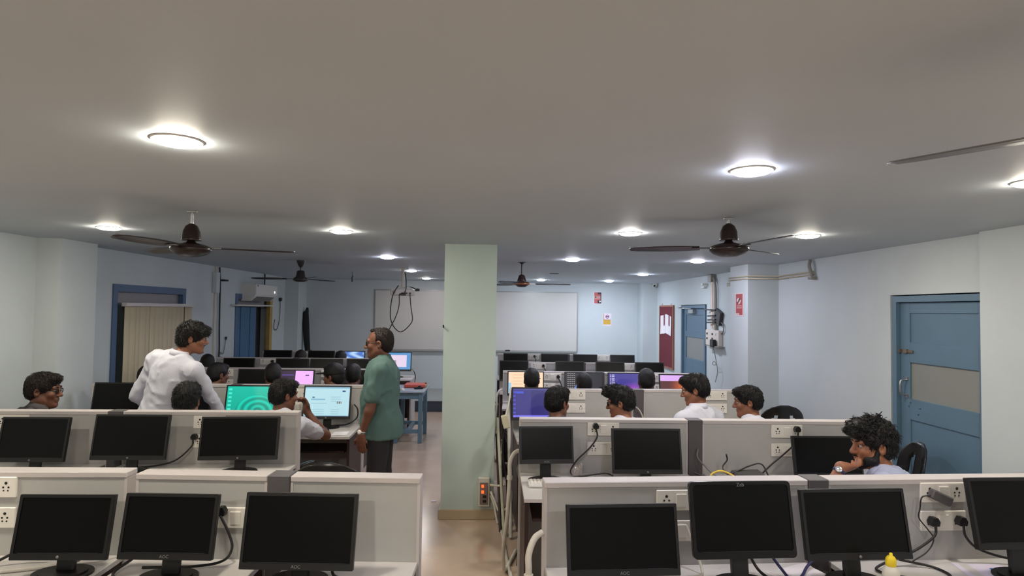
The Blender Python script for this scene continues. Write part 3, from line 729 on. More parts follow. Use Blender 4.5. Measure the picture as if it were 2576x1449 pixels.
def head_ops(C, R, s=1.0):
    T = lambda x, y, z: C + R @ (np.array([x, y, z]) * s)
    E_ = lambda c, r, k=.02, op='u': el(T(*c), np.array(r) * s, R, k * s, op)
    K_ = lambda a, b, r1, r2, k=.012, op='u': rc(T(*a), T(*b), r1 * s, r2 * s, k * s, op)
    o = [E_((0, -.012, .035), (.073, .094, .083)), E_((0, .03, -.04), (.056, .06, .074), .03), K_((-.046, .0, -.055), (-.02, .062, -.094), .026, .02, .03), K_((.046, .0, -.055), (.02, .062, -.094), .026, .02, .03),
         E_((0, .072, -.1), (.022, .02, .018), .02), K_((-.034, .078, .026), (.034, .078, .026), .015, .015, .015), E_((.037, .062, -.022), (.025, .026, .024), .02), E_((-.037, .062, -.022), (.025, .026, .024), .02),
         K_((0, .088, .014), (0, .11, -.026), .009, .0125, .012), E_((.011, .099, -.029), (.009, .01, .008), .008), E_((-.011, .099, -.029), (.009, .01, .008), .008),
         K_((-.02, .086, -.055), (.02, .086, -.055), .008, .008, .008), K_((-.016, .085, -.067), (.016, .085, -.067), .009, .009, .006),
         E_((.031, .099, .008), (.017, .013, .011), .01, 's'), E_((-.031, .099, .008), (.017, .013, .011), .01, 's')]
    for sx in (-1, 1):
        o += [el(T(sx * .076, -.012, -.006), np.array((.011, .02, .032)) * s, R, .006), el(T(sx * .083, -.006, -.002), np.array((.006, .01, .016)) * s, R, .004, 's')]
    return o
def hair_ops(C, R, s, style, seed):
    T = lambda x, y, z: C + R @ (np.array([x, y, z]) * s); E_ = lambda c, r, k=.01, op='u': el(T(*c), np.array(r) * s, R, k * s, op)
    r = np.random.default_rng(seed); o = []
    if style == 'short':
        o += [E_((0, -.018, .042), (.084, .104, .094)), E_((0, -.05, -.01), (.075, .065, .07), .03), E_((0, .05, .09), (.06, .05, .035), .02),
              E_((0, .115, -.055), (.075, .082, .118), .012, 's'), E_((.085, .03, -.07), (.03, .05, .075), .01, 's'), E_((-.085, .03, -.07), (.03, .05, .075), .01, 's'), ]
    elif style == 'fringe':
        o += [E_((0, -.014, .046), (.09, .108, .096)), E_((0, -.05, -.02), (.08, .068, .075), .03), E_((0, .07, .075), (.07, .05, .036), .025), E_((.05, .075, .055), (.035, .035, .03), .02), E_((-.05, .07, .055), (.035, .035, .03), .02),
              E_((0, .12, -.06), (.085, .088, .108), .012, 's'), E_((.09, .035, -.075), (.03, .05, .06), .01, 's'), E_((-.09, .035, -.075), (.03, .05, .06), .01, 's')]
        for i in range(14):
            x = r.uniform(-.07, .07); o.append(rc(T(x, .085, .085), T(x * 1.1 + r.uniform(-.01, .01), .112 - abs(x) * .3, .036 + r.uniform(-.008, .012)), .012 * s, .004 * s, .008))
    elif style == 'quiff':
        o += [E_((0, -.018, .045), (.084, .104, .094)), E_((0, -.052, -.012), (.074, .064, .07), .03), E_((0, .05, .1), (.066, .062, .042), .02), E_((0, .095, .085), (.05, .034, .03), .02),
              E_((0, .118, -.06), (.075, .082, .118), .01, 's'), E_((.085, .03, -.07), (.03, .05, .075), .01, 's'), E_((-.085, .03, -.07), (.03, .05, .075), .01, 's')]
        for i in range(26):
            x = r.uniform(-.055, .055); y = r.uniform(.0, .1); o.append(rc(T(x, y, .1), T(x + r.uniform(-.02, .02), y + r.uniform(0, .04), .14 + r.uniform(-.02, .012) - .3 * max(0, y - .06)), .013 * s, .005 * s, .008))
    elif style == 'curly':
        o += [E_((0, -.02, .05), (.09, .108, .098)), E_((0, -.055, -.012), (.08, .066, .075), .03), E_((0, .055, .1), (.074, .066, .045), .02), E_((0, .1, .075), (.06, .032, .03), .02),
              E_((0, .118, -.06), (.078, .08, .112), .01, 's'), E_((.09, .03, -.07), (.03, .045, .065), .01, 's'), E_((-.09, .03, -.07), (.03, .045, .065), .01, 's')]
        for i in range(60):
            a = r.uniform(0, 6.28); b = r.uniform(.15, 1.5); d = V(math.cos(a) * math.cos(b), math.sin(a) * math.cos(b) * 1.1, math.sin(b))
            if d[1] > .6 and d[2] < .45: continue
            p0 = V(0, .0, .045) + d * V(.085, .11, .098); p1 = p0 + d * .008 + r.normal(size=3) * .01; o.append(rc(T(*p0), T(*p1), .013 * s, .008 * s, .008))
    elif style == 'receding':
        o += [E_((0, -.028, .038), (.079, .09, .09)), E_((0, -.055, -.012), (.07, .058, .07), .03), E_((0, .02, .105), (.034, .044, .02), .015),
              E_((0, .13, -.02), (.075, .098, .13), .01, 's'), E_((.06, .09, .09), (.04, .06, .06), .01, 's'), E_((-.06, .09, .09), (.04, .06, .06), .01, 's'), E_((.085, .035, -.075), (.03, .05, .07), .01, 's'), E_((-.085, .035, -.075), (.03, .05, .07), .01, 's')]
    for sx in (-1, 1): o.append(E_((sx * .082, -.01, -.008), (.022, .024, .034), .004, 's'))
    return o
def hair_strands(ho, C, R, n, seed, style, m):
    """Thin tapering locks that follow the hair surface and break its outline."""
    me = ho.data; nv = len(me.vertices); co = np.empty(nv * 3, np.float32); me.vertices.foreach_get('co', co); co = co.reshape(-1, 3); no = np.empty(nv * 3, np.float32); me.vertices.foreach_get('normal', no); no = no.reshape(-1, 3)
    r = np.random.default_rng(seed); L = (co - C) @ R; ok = np.where((no @ R[:, 2] > -.5) & (np.abs(L[:, 0]) < .2))[0]; idx = r.choice(ok, n); crown = V(0, -.05, .14); vs = []; fs = []
    for i in idx:
        p = co[i].astype(float); nn = no[i].astype(float); l = L[i]; flow = (l - crown) * V(1, 1, 1) + V(0, .02, -.03)
        if style in ('quiff', 'curly') and l[1] > 0 and l[2] > .05: flow = V(0, .12, .03)
        f = R @ flow; f = f - nn * (f @ nn); k = np.linalg.norm(f)
        if k < 1e-5: continue
        f /= k; f += r.normal(size=3) * (.5 if style == 'curly' else .25); f -= nn * (f @ nn) * .8; f /= np.linalg.norm(f) + 1e-9; sd = np.cross(nn, f); ln = r.uniform(.015, .035) * (.3 if style == 'receding' else 1); w_ = r.uniform(.0012, .0026); lift = r.uniform(.0, .012 if style in ('curly', 'quiff', 'fringe') else .004 if style == 'short' else .0015)
        a = p - nn * .001; b = p + f * ln * .55 + nn * (lift * .7 + .001); c = p + f * ln + nn * lift * (.3 if style != 'curly' else .7)
        k0 = len(vs); vs += [tuple(a - sd * w_), tuple(a + sd * w_), tuple(b - sd * w_), tuple(b + sd * w_), tuple(b + nn * w_), tuple(c)]
        fs += [(k0, k0 + 1, k0 + 3, k0 + 2), (k0 + 2, k0 + 3, k0 + 5), (k0, k0 + 2, k0 + 4), (k0 + 1, k0 + 4, k0 + 3), (k0 + 2, k0 + 5, k0 + 4), (k0 + 4, k0 + 5, k0 + 3)]
    o = O('hair_locks', MB().add(vs, fs, False), m, ho); o['kind'] = 'stuff'; return o
def beard_ops(C, R, s, full=True):
    T = lambda x, y, z: C + R @ (np.array([x, y, z]) * s); o = []
    if full:
        for sx in (-1, 1): o += [rc(T(sx * .068, .004, -.012), T(sx * .056, .022, -.07), .01 * s, .02 * s, .015), rc(T(sx * .056, .022, -.07), T(sx * .014, .074, -.103), .021 * s, .018 * s, .015), el(T(sx * .044, .05, -.066), np.array((.019, .026, .028)) * s, R, .015)]
        o += [el(T(0, .076, -.1), np.array((.028, .022, .021)) * s, R, .01)]
    else: o += [el(T(0, .088, -.104), np.array((.012, .009, .01)) * s, R, .004)]
    for sx in (-1, 1): o += [rc(T(0, .1, -.046), T(sx * .024, .088, -.05), .0055 * s, .004 * s, .004)]
    return o
def hand_ops(wr, d, n, side, curl=.5, s=1.0):
    d = d / np.linalg.norm(d); n = n - d * (n @ d); n /= np.linalg.norm(n); t = np.cross(d, n) * side
    R = np.stack([t, d, n], 1); o = [el(wr + d * .045 * s, np.array((.04, .052, .017)) * s, R, .02), rc(wr, wr + d * .03 * s, .026 * s, .024 * s, .02)]
    for i, (off, L) in enumerate(zip((.03, .01, -.01, -.029), (.066, .074, .07, .056))):
        b = wr + d * (.085 - .004 * abs(i - 1.2)) * s + t * off * s; a1, a2, a3 = curl * .7, curl * 1.6, curl * 2.2; p = b
        for L_, a in ((L * .45, a1), (L * .32, a2), (L * .27, a3)):
            q = p + (d * math.cos(a) + n * math.sin(a)) * L_ * s; o.append(rc(p, q, .0092 * s, .0082 * s, .006)); p = q
    b = wr + d * .03 * s + t * .03 * s; m = b + (d * .55 + t * .75 + n * .3) * .035 * s; o += [rc(b, m, .013 * s, .011 * s, .012), rc(m, m + (d * .9 + t * .25 + n * .35) * .032 * s, .0105 * s, .009 * s, .006)]
    return o
def person(label, P, group=None):
    """P: pelvis, neck, yaw, head centre/yaw/pitch/roll, arms, legs in world coordinates."""
    s = P.get('s', 1.0); pel, nk = V(*P['pel']), V(*P['nk']); yaw = math.radians(P['yaw']); rt = V(math.cos(yaw), math.sin(yaw), 0)
    if 'rt' in P: rt = V(*P['rt']); rt /= np.linalg.norm(rt)
    S = nk - pel; L = np.linalg.norm(S); up = S / L; rt = rt - up * (rt @ up); rt /= np.linalg.norm(rt); fw = np.cross(up, rt); TR = np.stack([rt, fw, up], 1)
    hy, hp, hr = [math.radians(a) for a in P['head'][1]]; HC = V(*P['head'][0])
    HR = np.array(Matrix.Rotation(hy, 3, 'Z') @ Matrix.Rotation(hp, 3, 'X') @ Matrix.Rotation(hr, 3, 'Y'))
    root = thing('person', label, 'person', (pel[0], pel[1], 0), 0, group); base = V(pel[0], pel[1], 0)
    mk = lambda nm, ops, hc, m, par, fines=(), noise=(): (lambda me: (me.transform(Matrix.Translation(-Vector(base))), O(nm, me, m, par))[1])(sdf_mesh(nm, ops, hc, fines, noise))
    fat = P.get('fat', 1.0); q = P.get('q', 1.0)
    def torso(g): return [el(pel + up * .03, V(.155 * s + g, .11 * s * (1 + (fat - 1) * .35) + g, .12 + g), TR, .04), el(pel + up * L * .38 + fw * .012 * (fat - 1) * 5, V(.142 * s * (1 + (fat - 1) * .5) + g, .105 * s * fat + g, .17 + g), TR, .05), el(pel + up * L * .7, V(.165 * s + g, .108 * s * (1 + (fat - 1) * .45) + g, .19 * L / .5 + g), TR, .05)]
    sh = {}; arms = []; sleeves = []; slcuts = []; hands = []; fines = [(HC, .14 * s, .0055 * q)]
    sw = P.get('sw', .17) * s
    for sd, key in ((-1, 'L'), (1, 'R')):
        A = P.get('arm' + key); p0 = nk - up * .065 + rt * sd * sw + V(*P.get('sh' + key, (0, 0, 0))); e_, w_ = V(*A[0]), V(*A[1]); sh[key] = p0
        arms += [rc(nk - up * .03, p0, .05 * s, .05 * s, .04), el(p0, V(.055, .055, .055) * s, None, .03), rc(p0, e_, .046 * s, .037 * s, .025), rc(e_, w_, .037 * s, .024 * s, .02)]
        hd = V(*A[2]) if len(A) > 2 else (w_ - e_); hn = V(*A[3]) if len(A) > 3 else V(0, 0, -1); hands += hand_ops(w_, hd, hn, sd * (A[5] if len(A) > 5 else 1), A[4] if len(A) > 4 else .5, s)
        if len(A) > 3: fines.append((w_ + .07 * hd / np.linalg.norm(hd), .12, .006))
        f_ = P.get('sleeve', .62); sleeves += [rc(nk - up * .03, p0, .058 * s, .062 * s, .04), rc(p0, p0 + (e_ - p0) * min(1, f_), .064 * s, .056 * s if f_ <= 1 else .05 * s, .03)]
        if f_ > 1: sleeves.append(rc(e_, e_ + (w_ - e_) * (f_ - 1), .05 * s, .038 * s, .02))
    legs = []; trs = []
    for sd, key in ((-1, 'L'), (1, 'R')):
        kn, an = [V(*a) for a in P['leg' + key][:2]]; hp_ = pel + rt * sd * .085 - up * .02; legs += [rc(hp_, kn, .08, .055, .03), rc(kn, an, .055, .035, .02)]; trs += [rc(hp_, kn, .092, .072, .04), rc(kn, an + V(0, 0, .03), .07, .058, .03)]
    neck = [rc(nk - up * .05, HC + HR @ V(0, -.02, -.055) * s, .058 * s, .053 * s, .03)]
    body = mk('body', torso(0) + arms + neck + head_ops(HC, HR, s) + hands + legs, .017 * q, P['skin'], root, fines)
    st = torso(.016) + ([el(pel - up * .06, V(.172 * s, .128 * s * (1 + (fat - 1) * .5) + .014, .22), TR, .05)] if P.get('hem', .05) > .1 else []) + sleeves + [cut(pel - up * P.get('hem', .05), -up)] + [rc(nk - up * .02 + fw * .02, nk + up * .12 + fw * .03, .066 * s, .07 * s, .01, 's')]
    shirt = mk('shirt', st, .0135 * q, P['shirt'], root, (), [(.008, 16, 3 + P.get('seed', 1)), (-.011, 26, -4 - P.get('seed', 1)), (.003, 60, 5)])
    cb = MB(); K = 28; vs = []; ctr = nk + fw * .008                              # shirt collar, lower and open at the throat
    for i in range(K + 1):
        a = PI * .5 + 2 * PI * (.035 + .93 * i / K); fr = max(0, math.sin(a)) ** 2; dr = rt * math.cos(a) + fw * math.sin(a)
        for (r_, z_) in ((.062, .012), (.0605, .058), (.066, .06), (.084, .016), (.079, .013)): vs.append(ctr + dr * r_ * s + up * (z_ - .035 * fr) - base)
    cb.add(vs, [(i * 5 + k, i * 5 + (k + 1) % 5, (i + 1) * 5 + (k + 1) % 5, (i + 1) * 5 + k) for i in range(K) for k in range(5)] + [(0, 1, 2, 3, 4), tuple(K * 5 + k for k in (4, 3, 2, 1, 0))], True); O('collar', cb, P['shirt'], shirt)
    tr = [el(pel + up * .03, V(.165 * s, .122 * s * (1 + (fat - 1) * .35), .13), TR, .04)] + trs + [cut(pel + up * (.1 if P.get('hem', .05) < .1 else .0), up)]; mk('trousers', tr, .018, P.get('pants', M_PANTS), root, (), [(.003, 30, 5)])
    for key in 'LR':
        an = V(*P['leg' + key][1]); d = V(*P['leg' + key][2]) if len(P['leg' + key]) > 2 else fw; d = d * V(1, 1, 0); d /= np.linalg.norm(d); c = V(an[0], an[1], 0)
        mk('shoe', [rc(c + V(0, 0, .05) - d * .05, c + V(0, 0, .045) + d * .03, .042, .045, .02), rc(c + V(0, 0, .045) + d * .03, c + V(0, 0, .036) + d * .15, .044, .034, .02), cut((0, 0, .004), (0, 0, -1))], .012, mat('shoe_leather', (32, 26, 24), .4), root)
    hr_ = mk('hair', hair_ops(HC, HR, s, P['hair'], P.get('seed', 1)), .0058 * q, P.get('hairm', M_HAIR), root, (), [(P.get('hn', .003), 110, 8)])
    T = lambda x, y, z: HC + HR @ (V(x, y, z) * s)
    if q <= 1.15: hair_strands(hr_, HC - base, HR, P.get('strands', 1500), P.get('seed', 1), P['hair'], P.get('hairm', M_HAIR))
    if P.get('face', True):
        for sx in (-1, 1):
            eb = MB(); R3 = Matrix(HR.tolist()); eb.lathe([(.0125 * s * math.sin(PI * i / 8) + 1e-5, -.0125 * s * math.cos(PI * i / 8)) for i in range(9)], 12, Vector(T(sx * .031, .0775, .008) - base), R3 @ RX(-PI / 2))
            eo = O('eye', eb, M_EYEW, root)
            ib = MB(); ib.lathe([(.0072 * s, .0102 * s), (.0045 * s, .0119 * s), (0, .0128 * s)], 12, Vector(T(sx * .031, .0775, .008) - base), R3 @ RX(-PI / 2)); O('iris', ib, M_EYEB, eo)
            bw = MB(); bw.tube([Vector(T(sx * x, y, z) - base) for x, y, z in ((.014, .0945, .03), (.03, .0935, .0345), (.046, .083, .031))], [.003 * s, .0045 * s, .002 * s], 6); O('eyebrow', bw, M_HAIR, root)
        lp = MB(); lp.tube([Vector(T(x, .0945 - abs(x) * .35, -.0605) - base) for x in (-.02, -.008, .008, .02)], [.002 * s, .0035 * s, .0035 * s, .002 * s], 6); O('lips', lp, mat('lips', (104, 58, 50), .5), root)
    if P.get('beard'): mk('beard', beard_ops(HC, HR, s, P['beard'] == 'full'), .0055, M_HAIR, root, (), [(.002, 140, 2)])
    if P.get('glasses'):
        g = MB()
        for sx in (-1, 1):
            pts = [Vector(T(sx * .033 + .023 * math.cos(a), .099 + .004 * -abs(math.cos(a)), .004 + .016 * math.sin(a)) - base) for a in [2 * PI * i / 16 for i in range(17)]]; g.tube(pts, .0022, 6, False)
            g.tube([Vector(T(*c) - base) for c in ((sx * .056, .095, .01), (sx * .074, .07, .01), (sx * .082, .0, .008), (sx * .082, -.02, -.004))], .0022, 6)
        g.tube([Vector(T(-.01, .103, .008) - base), Vector(T(.01, .103, .008) - base)], .002, 6); go = O('glasses', g, M_BLACKGL, root)
        for sx in (-1, 1): O('lens', MB().lathe([(.0225, -.0006), (.0225, .0006), (0, .0008)], 16, Vector(T(sx * .033, .097, .004) - base), Matrix(HR.tolist()) @ RX(-PI / 2)), M_LENS, go)
    if P.get('watch'):
        key, strap, dial = P['watch']; A = P['arm' + key]; e_, w_ = V(*A[0]), V(*A[1]); d = (w_ - e_) / np.linalg.norm(w_ - e_); c = w_ - d * .025; z = Vector(d); R3 = z.to_track_quat('Z', 'Y').to_matrix()
        wo = O('watch_strap', MB().lathe([(.0285, -.01), (.031, -.008), (.031, .008), (.0285, .01)], 20, Vector(c - base), R3), strap, root)
        n = V(*P.get('wdir', (0, -1, .2))); n = n - d * (n @ d); n /= np.linalg.norm(n); O('watch_dial', MB().lathe([(.017, -.004), (.018, .003), (.015, .005), (0, .0055)], 20, Vector(c + n * .031 - base), Vector(n).to_track_quat('Z', 'Y').to_matrix()), dial, wo)
    if P.get('cap'):
        R3 = Matrix(HR.tolist())
        mk('cap', [el(T(0, -.015, .05), V(.092, .112, .1) * s, HR, .01), el(T(0, .13, .042), V(.07, .075, .01) * s, HR, .01), cut(T(0, 0, .028), -HR[:, 2])], .0065, M_HAIR, root)
    return root
def seated(label, hx, hy, hz, yaw=0, head=(0, -6, 0), hair='short', skin=0, shirt=None, seed=1, arms=None, q=1.5, lean_side=0.0, chair_label=None, chair_rz=None, L=.5, chair_off=0, **kw):
    y = math.radians(yaw); f = V(-math.sin(y), math.cos(y), 0); r = V(math.cos(y), math.sin(y), 0); nkz = hz - .155
    pz = .535; dz = nkz - pz; ln = math.sqrt(max(.0004, L * L - dz * dz)) if dz < L else .05
    nk = V(hx, hy, nkz) - f * .045; pel = V(nk[0], nk[1], 0) - f * ln + V(0, 0, pz) + r * lean_side
    W = lambda a, b, c: tuple(pel * V(1, 1, 0) + f * b + r * a + V(0, 0, c))
    P = dict(pel=tuple(pel), nk=tuple(nk), yaw=yaw, head=((hx, hy, hz), (yaw + head[0], head[1], head[2])), hair=hair, skin=M_SKIN[skin], shirt=shirt or M_SHIRT, seed=seed, q=q,
             legL=[W(-.11, .42, .5), W(-.12, .40, .08)], legR=[W(.11, .42, .5), W(.12, .40, .08)])
    sL = nk - r * .17; sR = nk + r * .17
    for k_, s_, g_ in (('armL', sL, -1), ('armR', sR, 1)): P[k_] = [tuple(s_ + f * .0 + r * .05 * g_ + V(0, 0, -.255)), tuple(s_ + f * .235 - r * .05 * g_ + V(0, 0, .805 - s_[2]))]
    if arms: P.update(arms)
    P.update(kw); t = person(label, P, 'seated students')
    if chair_label:
        cz = y if chair_rz is None else math.radians(chair_rz); c = pel + f * (.1 + chair_off); chair(c[0], c[1], cz, chair_label)
    return t

# ------------------------------------------------------------------ the people of the photograph
person('man in teal polo shirt and glasses standing in the aisle, facing left', dict(
    pel=(-.835, 5.0, .93), nk=(-.835, 5.0, 1.41), yaw=90, head=((-.87, 5.0, 1.555), (92, -3, 0)), hair='receding', hairm=M_HAIRB, skin=M_SKIN[1], shirt=M_TEAL, fat=1.28, q=1, seed=4, hem=.12,
    armL=[(-.895, 4.79, 1.05), (-.955, 4.80, .865), (.02, .01, -1), (.3, 1, 0), .45], armR=[(-.87, 5.22, 1.05), (-.96, 5.2, .86), (0, 0, -1), (.3, -1, 0), .45],
    legL=[(-.86, 4.91, .5), (-.82, 4.91, .08)], legR=[(-.84, 5.1, .5), (-.8, 5.1, .08)], glasses=True, sleeve=.66, watch=('L', M_STEEL, M_PLATE), wdir=(-.7, -1, .2)))
person('student in white shirt standing and leaning over the desk, head turned right', dict(
    pel=(-2.60, 5.02, .93), nk=(-2.47, 5.04, 1.425), yaw=-14, head=((-2.385, 5.1, 1.575), (-68, -8, 4)), hair='fringe', skin=M_SKIN[2], shirt=M_SHIRT, q=1, seed=3, sw=.185, hem=.14, beard='thin',
    armL=[(-2.82, 5.13, 1.11), (-2.76, 5.33, .92), (0, .7, -.6), (0, -.6, -.7), .2], armR=[(-2.25, 5.16, 1.09), (-2.19, 5.33, .87), (.05, .8, -.5), (0, -.5, -.8), .2],
    legL=[(-2.7, 5.02, .5), (-2.71, 4.98, .08)], legR=[(-2.52, 5.03, .5), (-2.5, 5.0, .08)], sleeve=1.5))
seated('seated student with short hair and glasses at the far left wall, profile to the right', -3.42, 4.93, 1.165, -35, (-45, -4, 0), 'short', 1, M_GREYSH, 11, q=1.1, hairm=M_HAIRB, s=1.08, glasses=True, chair_label='black plastic armchair under the bespectacled student at far left')
seated('seated student seen as black hair in front of the standing student', -2.32, 4.9, 1.095, 10, (0, -14, 0), 'quiff', 2, M_SHIRT, 12, q=1.1, s=1.1, chair_label='black plastic armchair under the student in front of the standing one', L=.44)
seated('seated white-shirted student between the teal and the web page monitors, hand at chin', -1.605, 4.98, 1.135, -12, (-32, -6, 0), 'short', 1, M_SHIRT, 13, q=1.0,
       arms=dict(armR=[(-1.30, 5.1, .80), (-1.46, 5.12, .985), (-.15, .1, .6), (-.6, -.5, .2), .8]), chair_label='black plastic armchair at the aisle end of the third left row')
for i, (x, y, z, hy_, st, lab) in enumerate([
        (-2.79, 6.55, 1.12, -35, 'short', 'seated student with black hair just right of the standing student, fourth left row'),
        (-2.23, 6.55, 1.12, 20, 'short', 'seated student as a dark head left of the pink screen'),
        (-3.48, 6.5, 1.09, 0, 'short', 'seated student whose dark crown shows left of the standing student, before the blind'),
        (-1.44, 6.74, 1.105, 0, 'short', 'seated student, right of the capped one, fourth left row')]):
    seated(lab, x, y, z, 0, lean_side=.16 if i == 3 else 0, head=(hy_, -6, 0), hair=st, skin=1, shirt=M_GREYSH, seed=20 + i, q=1.6, face=False, hairm=M_HAIRB if i == 2 else M_HAIR, chair_label='black plastic armchair, fourth left row, under the ' + ['student right of the standing one', 'student left of the pink screen', 'student before the blind', 'student at the aisle'][i])
seated('seated student wearing a dark peaked cap, profile to the left', -1.575, 6.42, 1.125, 0, lean_side=-.16, head=(70, -4, 0), hair='short', skin=1, shirt=M_GREYSH, seed=25, q=1.5, cap=True, chair_label='black plastic armchair under the capped student')
seated('seated student whose dark crown shows beside the black wall cable', -3.6, 8.12, 1.085, 0, (10, -8, 0), 'short', 1, M_GREYSH, 26, q=1.9, face=False)
seated('seated student with dark reddish hair in the farthest left row', -2.81, 9.45, 1.06, 0, (0, -8, 0), 'short', 1, M_GREYSH, 27, q=1.9, face=False, hairm=M_HAIRB)
seated('seated student whose hair just covers the corner of the blue photo screen', -2.21, 9.45, 1.055, 0, (0, -8, 0), 'short', 1, M_GREYSH, 28, q=1.9, face=False)
seated('seated student with a dark head against the violet screen, nose to the right', .57, 4.95, 1.10, -10, (-35, -6, 0), 'short', 1, M_GREYSH, 30, q=1.1, chair_label='black plastic armchair before the violet screen')
seated('seated student with thick swept hair and glasses, profile to the left', 1.075, 4.95, 1.105, 25, (45, -10, 0), 'quiff', 2, M_SHIRT, 31, q=1.0, glasses=True, chair_label='black plastic armchair under the swept-haired student')
seated('tallest seated student in white shirt, looking down to the left', 1.675, 4.93, 1.215, 25, (42, -14, 0), 'short', 2, M_SHIRT, 32, q=1.0, chair_label='black plastic armchair under the tallest seated student')
seated('seated student in white shirt next to the empty black chair, profile to the left', 2.115, 4.95, 1.12, 25, (48, -8, 0), 'short', 2, M_SHIRT, 33, q=1.0, chair_label='black plastic armchair under the student beside the empty chair')
seated('seated student as a round dark head against the peach document', .47, 6.5, 1.10, 0, (0, -8, 0), 'short', 1, M_GREYSH, 34, q=1.6, face=False, chair_label='black plastic armchair before the peach document')
seated('seated student bent low before the blue ribbon screen', 1.02, 6.5, 1.055, 0, (10, -14, 0), 'short', 1, M_GREYSH, 35, q=1.6, face=False, chair_label='black plastic armchair before the blue ribbon screen')
seated('seated student with dark round hair beside the purple desktop', 1.69, 6.5, 1.10, 0, (-10, -8, 0), 'short', 1, M_GREYSH, 36, q=1.6, face=False, s=1.06, chair_label='black plastic armchair before the purple desktop')
seated('bearded student with curly hair and a blue watch, hand on chin, nearest right', 2.175, 3.42, 1.105, 52, (34, -4, 0), 'curly', 0, M_SHIRTB, 40, q=.9, beard='full', s=1.04, hn=.006,
       arms=dict(armL=[(1.83, 3.3, .84), (1.945, 3.335, 1.005), (.9, .25, -.1), (.1, .5, .8), .55], armR=[(2.36, 3.50, .68), (2.2, 3.55, .64)]), watch=('L', mat('blue_strap', (48, 50, 90), .5), M_STEEL), wdir=(-.6, -1, .5), chair_label='black plastic armchair under the bearded student')
chair(-1.0, 4.2, .05, 'empty black plastic armchair in front of the man in teal')
chair(3.12, 6.7, .0, 'empty black plastic armchair by the right wall pillar')
chair(2.98, 4.66, math.radians(74), 'empty black plastic armchair in front of the near blue door')

# ------------------------------------------------------------------ wall things
M_WB = mat('whiteboard', (206, 203, 200), .28, spec=.5)
def whiteboard(x0, x1, label):
    t = thing('whiteboard', label, 'whiteboard', ((x0 + x1) / 2, YB - .001, .98), 0, 'whiteboards'); w_ = x1 - x0
    O('board', MB().span((-w_ / 2 + .02, -.018, .02), (w_ / 2 - .02, -.002, 1.23)), M_WB, t)
    fr = MB(); fr.span((-w_ / 2, -.025, 0), (w_ / 2, 0, .022)); fr.span((-w_ / 2, -.025, 1.228), (w_ / 2, 0, 1.25)); fr.span((-w_ / 2, -.025, .02), (-w_ / 2 + .02, 0, 1.23)); fr.span((w_ / 2 - .02, -.025, .02), (w_ / 2, 0, 1.23))
    O('frame', fr, mat('board_frame', (160, 160, 158), .4, metal=.3), t)
    O('tray', MB().span((-w_ / 2 + .1, -.07, -.012), (w_ / 2 - .04, -.02, .002), .003), MATS['board_frame'], t)
whiteboard(-2.34, -.26, 'large whiteboard left of the mint column, behind the projector')
whiteboard(-.2, 1.88, 'large whiteboard right of the mint column, above the far desk rows')
dm = MB(); dm.box((0, 0, 0), (.1, .03, .03), None, .006); tag(O('board_duster', dm, M_BLACKPL, None, (.42, YB - .05, .996)), 'dark duster on the whiteboard tray, just right of the column', 'duster')
def poster(name, label, loc, rz, w_, h_, fn, nx, ny):
    vs = [(-w_ / 2 + w_ * i / nx, 0, -h_ / 2 + h_ * j / ny) for j in range(ny + 1) for i in range(nx + 1)]
    me = screen_mesh(w_, h_, fn, nx, ny); me.name = name; bm = bmesh.new(); bm.from_mesh(me)
    me.materials.append(color_attr_mat(name + '_print', 0, .6)); t = thing(name, label, 'poster', loc, rz, 'posters'); O('print', me, None, t, (0, -.003, 0))
    O('sheet', MB().box((0, -.0012, 0), (w_ + .004, .0022, h_ + .004)), mat('paper', (228, 220, 224), .7), t); bm.free()
def p1(u, v):
    if u < .08 or u > .94 or v < .05 or v > .96: return (226, 214, 222)
    if u > .5 and (v > .8 or v < .3): return (232, 228, 232) if math.hypot((u - .78) * .7, v - .2) < .07 else (44, 42, 54)
    if math.hypot(u - .68, (v - .55) * 1.4) < .17: return (168, 132, 128) if math.hypot(u - .68, (v - .55) * 1.4) > .1 else (206, 160, 154)
    if u > .86: return (50, 44, 54)
    if .2 < u < .34 and .5 < v < .62: return (96, 56, 60)
    return (196, 96, 92) if v < .4 or v > .68 else (208, 148, 142)
def p2(u, v):
    if v < .12 or u < .05 or u > .93 or v > .97: return (226, 216, 222)
    if v < .5: return (214, 168, 66) if not (v > .46) else (170, 120, 60)
    if u < .14: return (196, 150, 110)
    d = math.hypot(u - .52, (v - .74) * 1.3)
    if .13 < d < .2 or (d < .13 and abs(v - .74) < .03): return (112, 66, 100)
    return (232, 218, 232)
def p3(u, v):
    if u < .08 or u > .92 or v < .06 or v > .96: return (226, 206, 208)
    if math.hypot((u - .45) * .6, v - .66) < .14: return (226, 206, 208) if abs((u - .45) - (v - .66) * 1.5) > .1 else (90, 34, 40)
    if .3 < v < .46 and int(v * 40) % 3 and .22 < u < .8: return (222, 170, 168)
    if v < .12 and u < .5: return (220, 190, 190)
    return (172, 58, 62)
poster('wall_poster', 'red and black poster, upper of the two on the far wall', (2.295, YB - .001, 2.118), 0, .175, .25, p1, 20, 30)
poster('wall_poster', 'white and yellow poster with a round emblem, lower on the far wall', (2.5, YB - .001, 1.665), 0, .18, .265, p2, 22, 32)
poster('wall_poster', 'red poster with a white figure on the right pillar', (3.058, 7.39, 1.945), -PI / 2, .25, .28, p3, 20, 24)
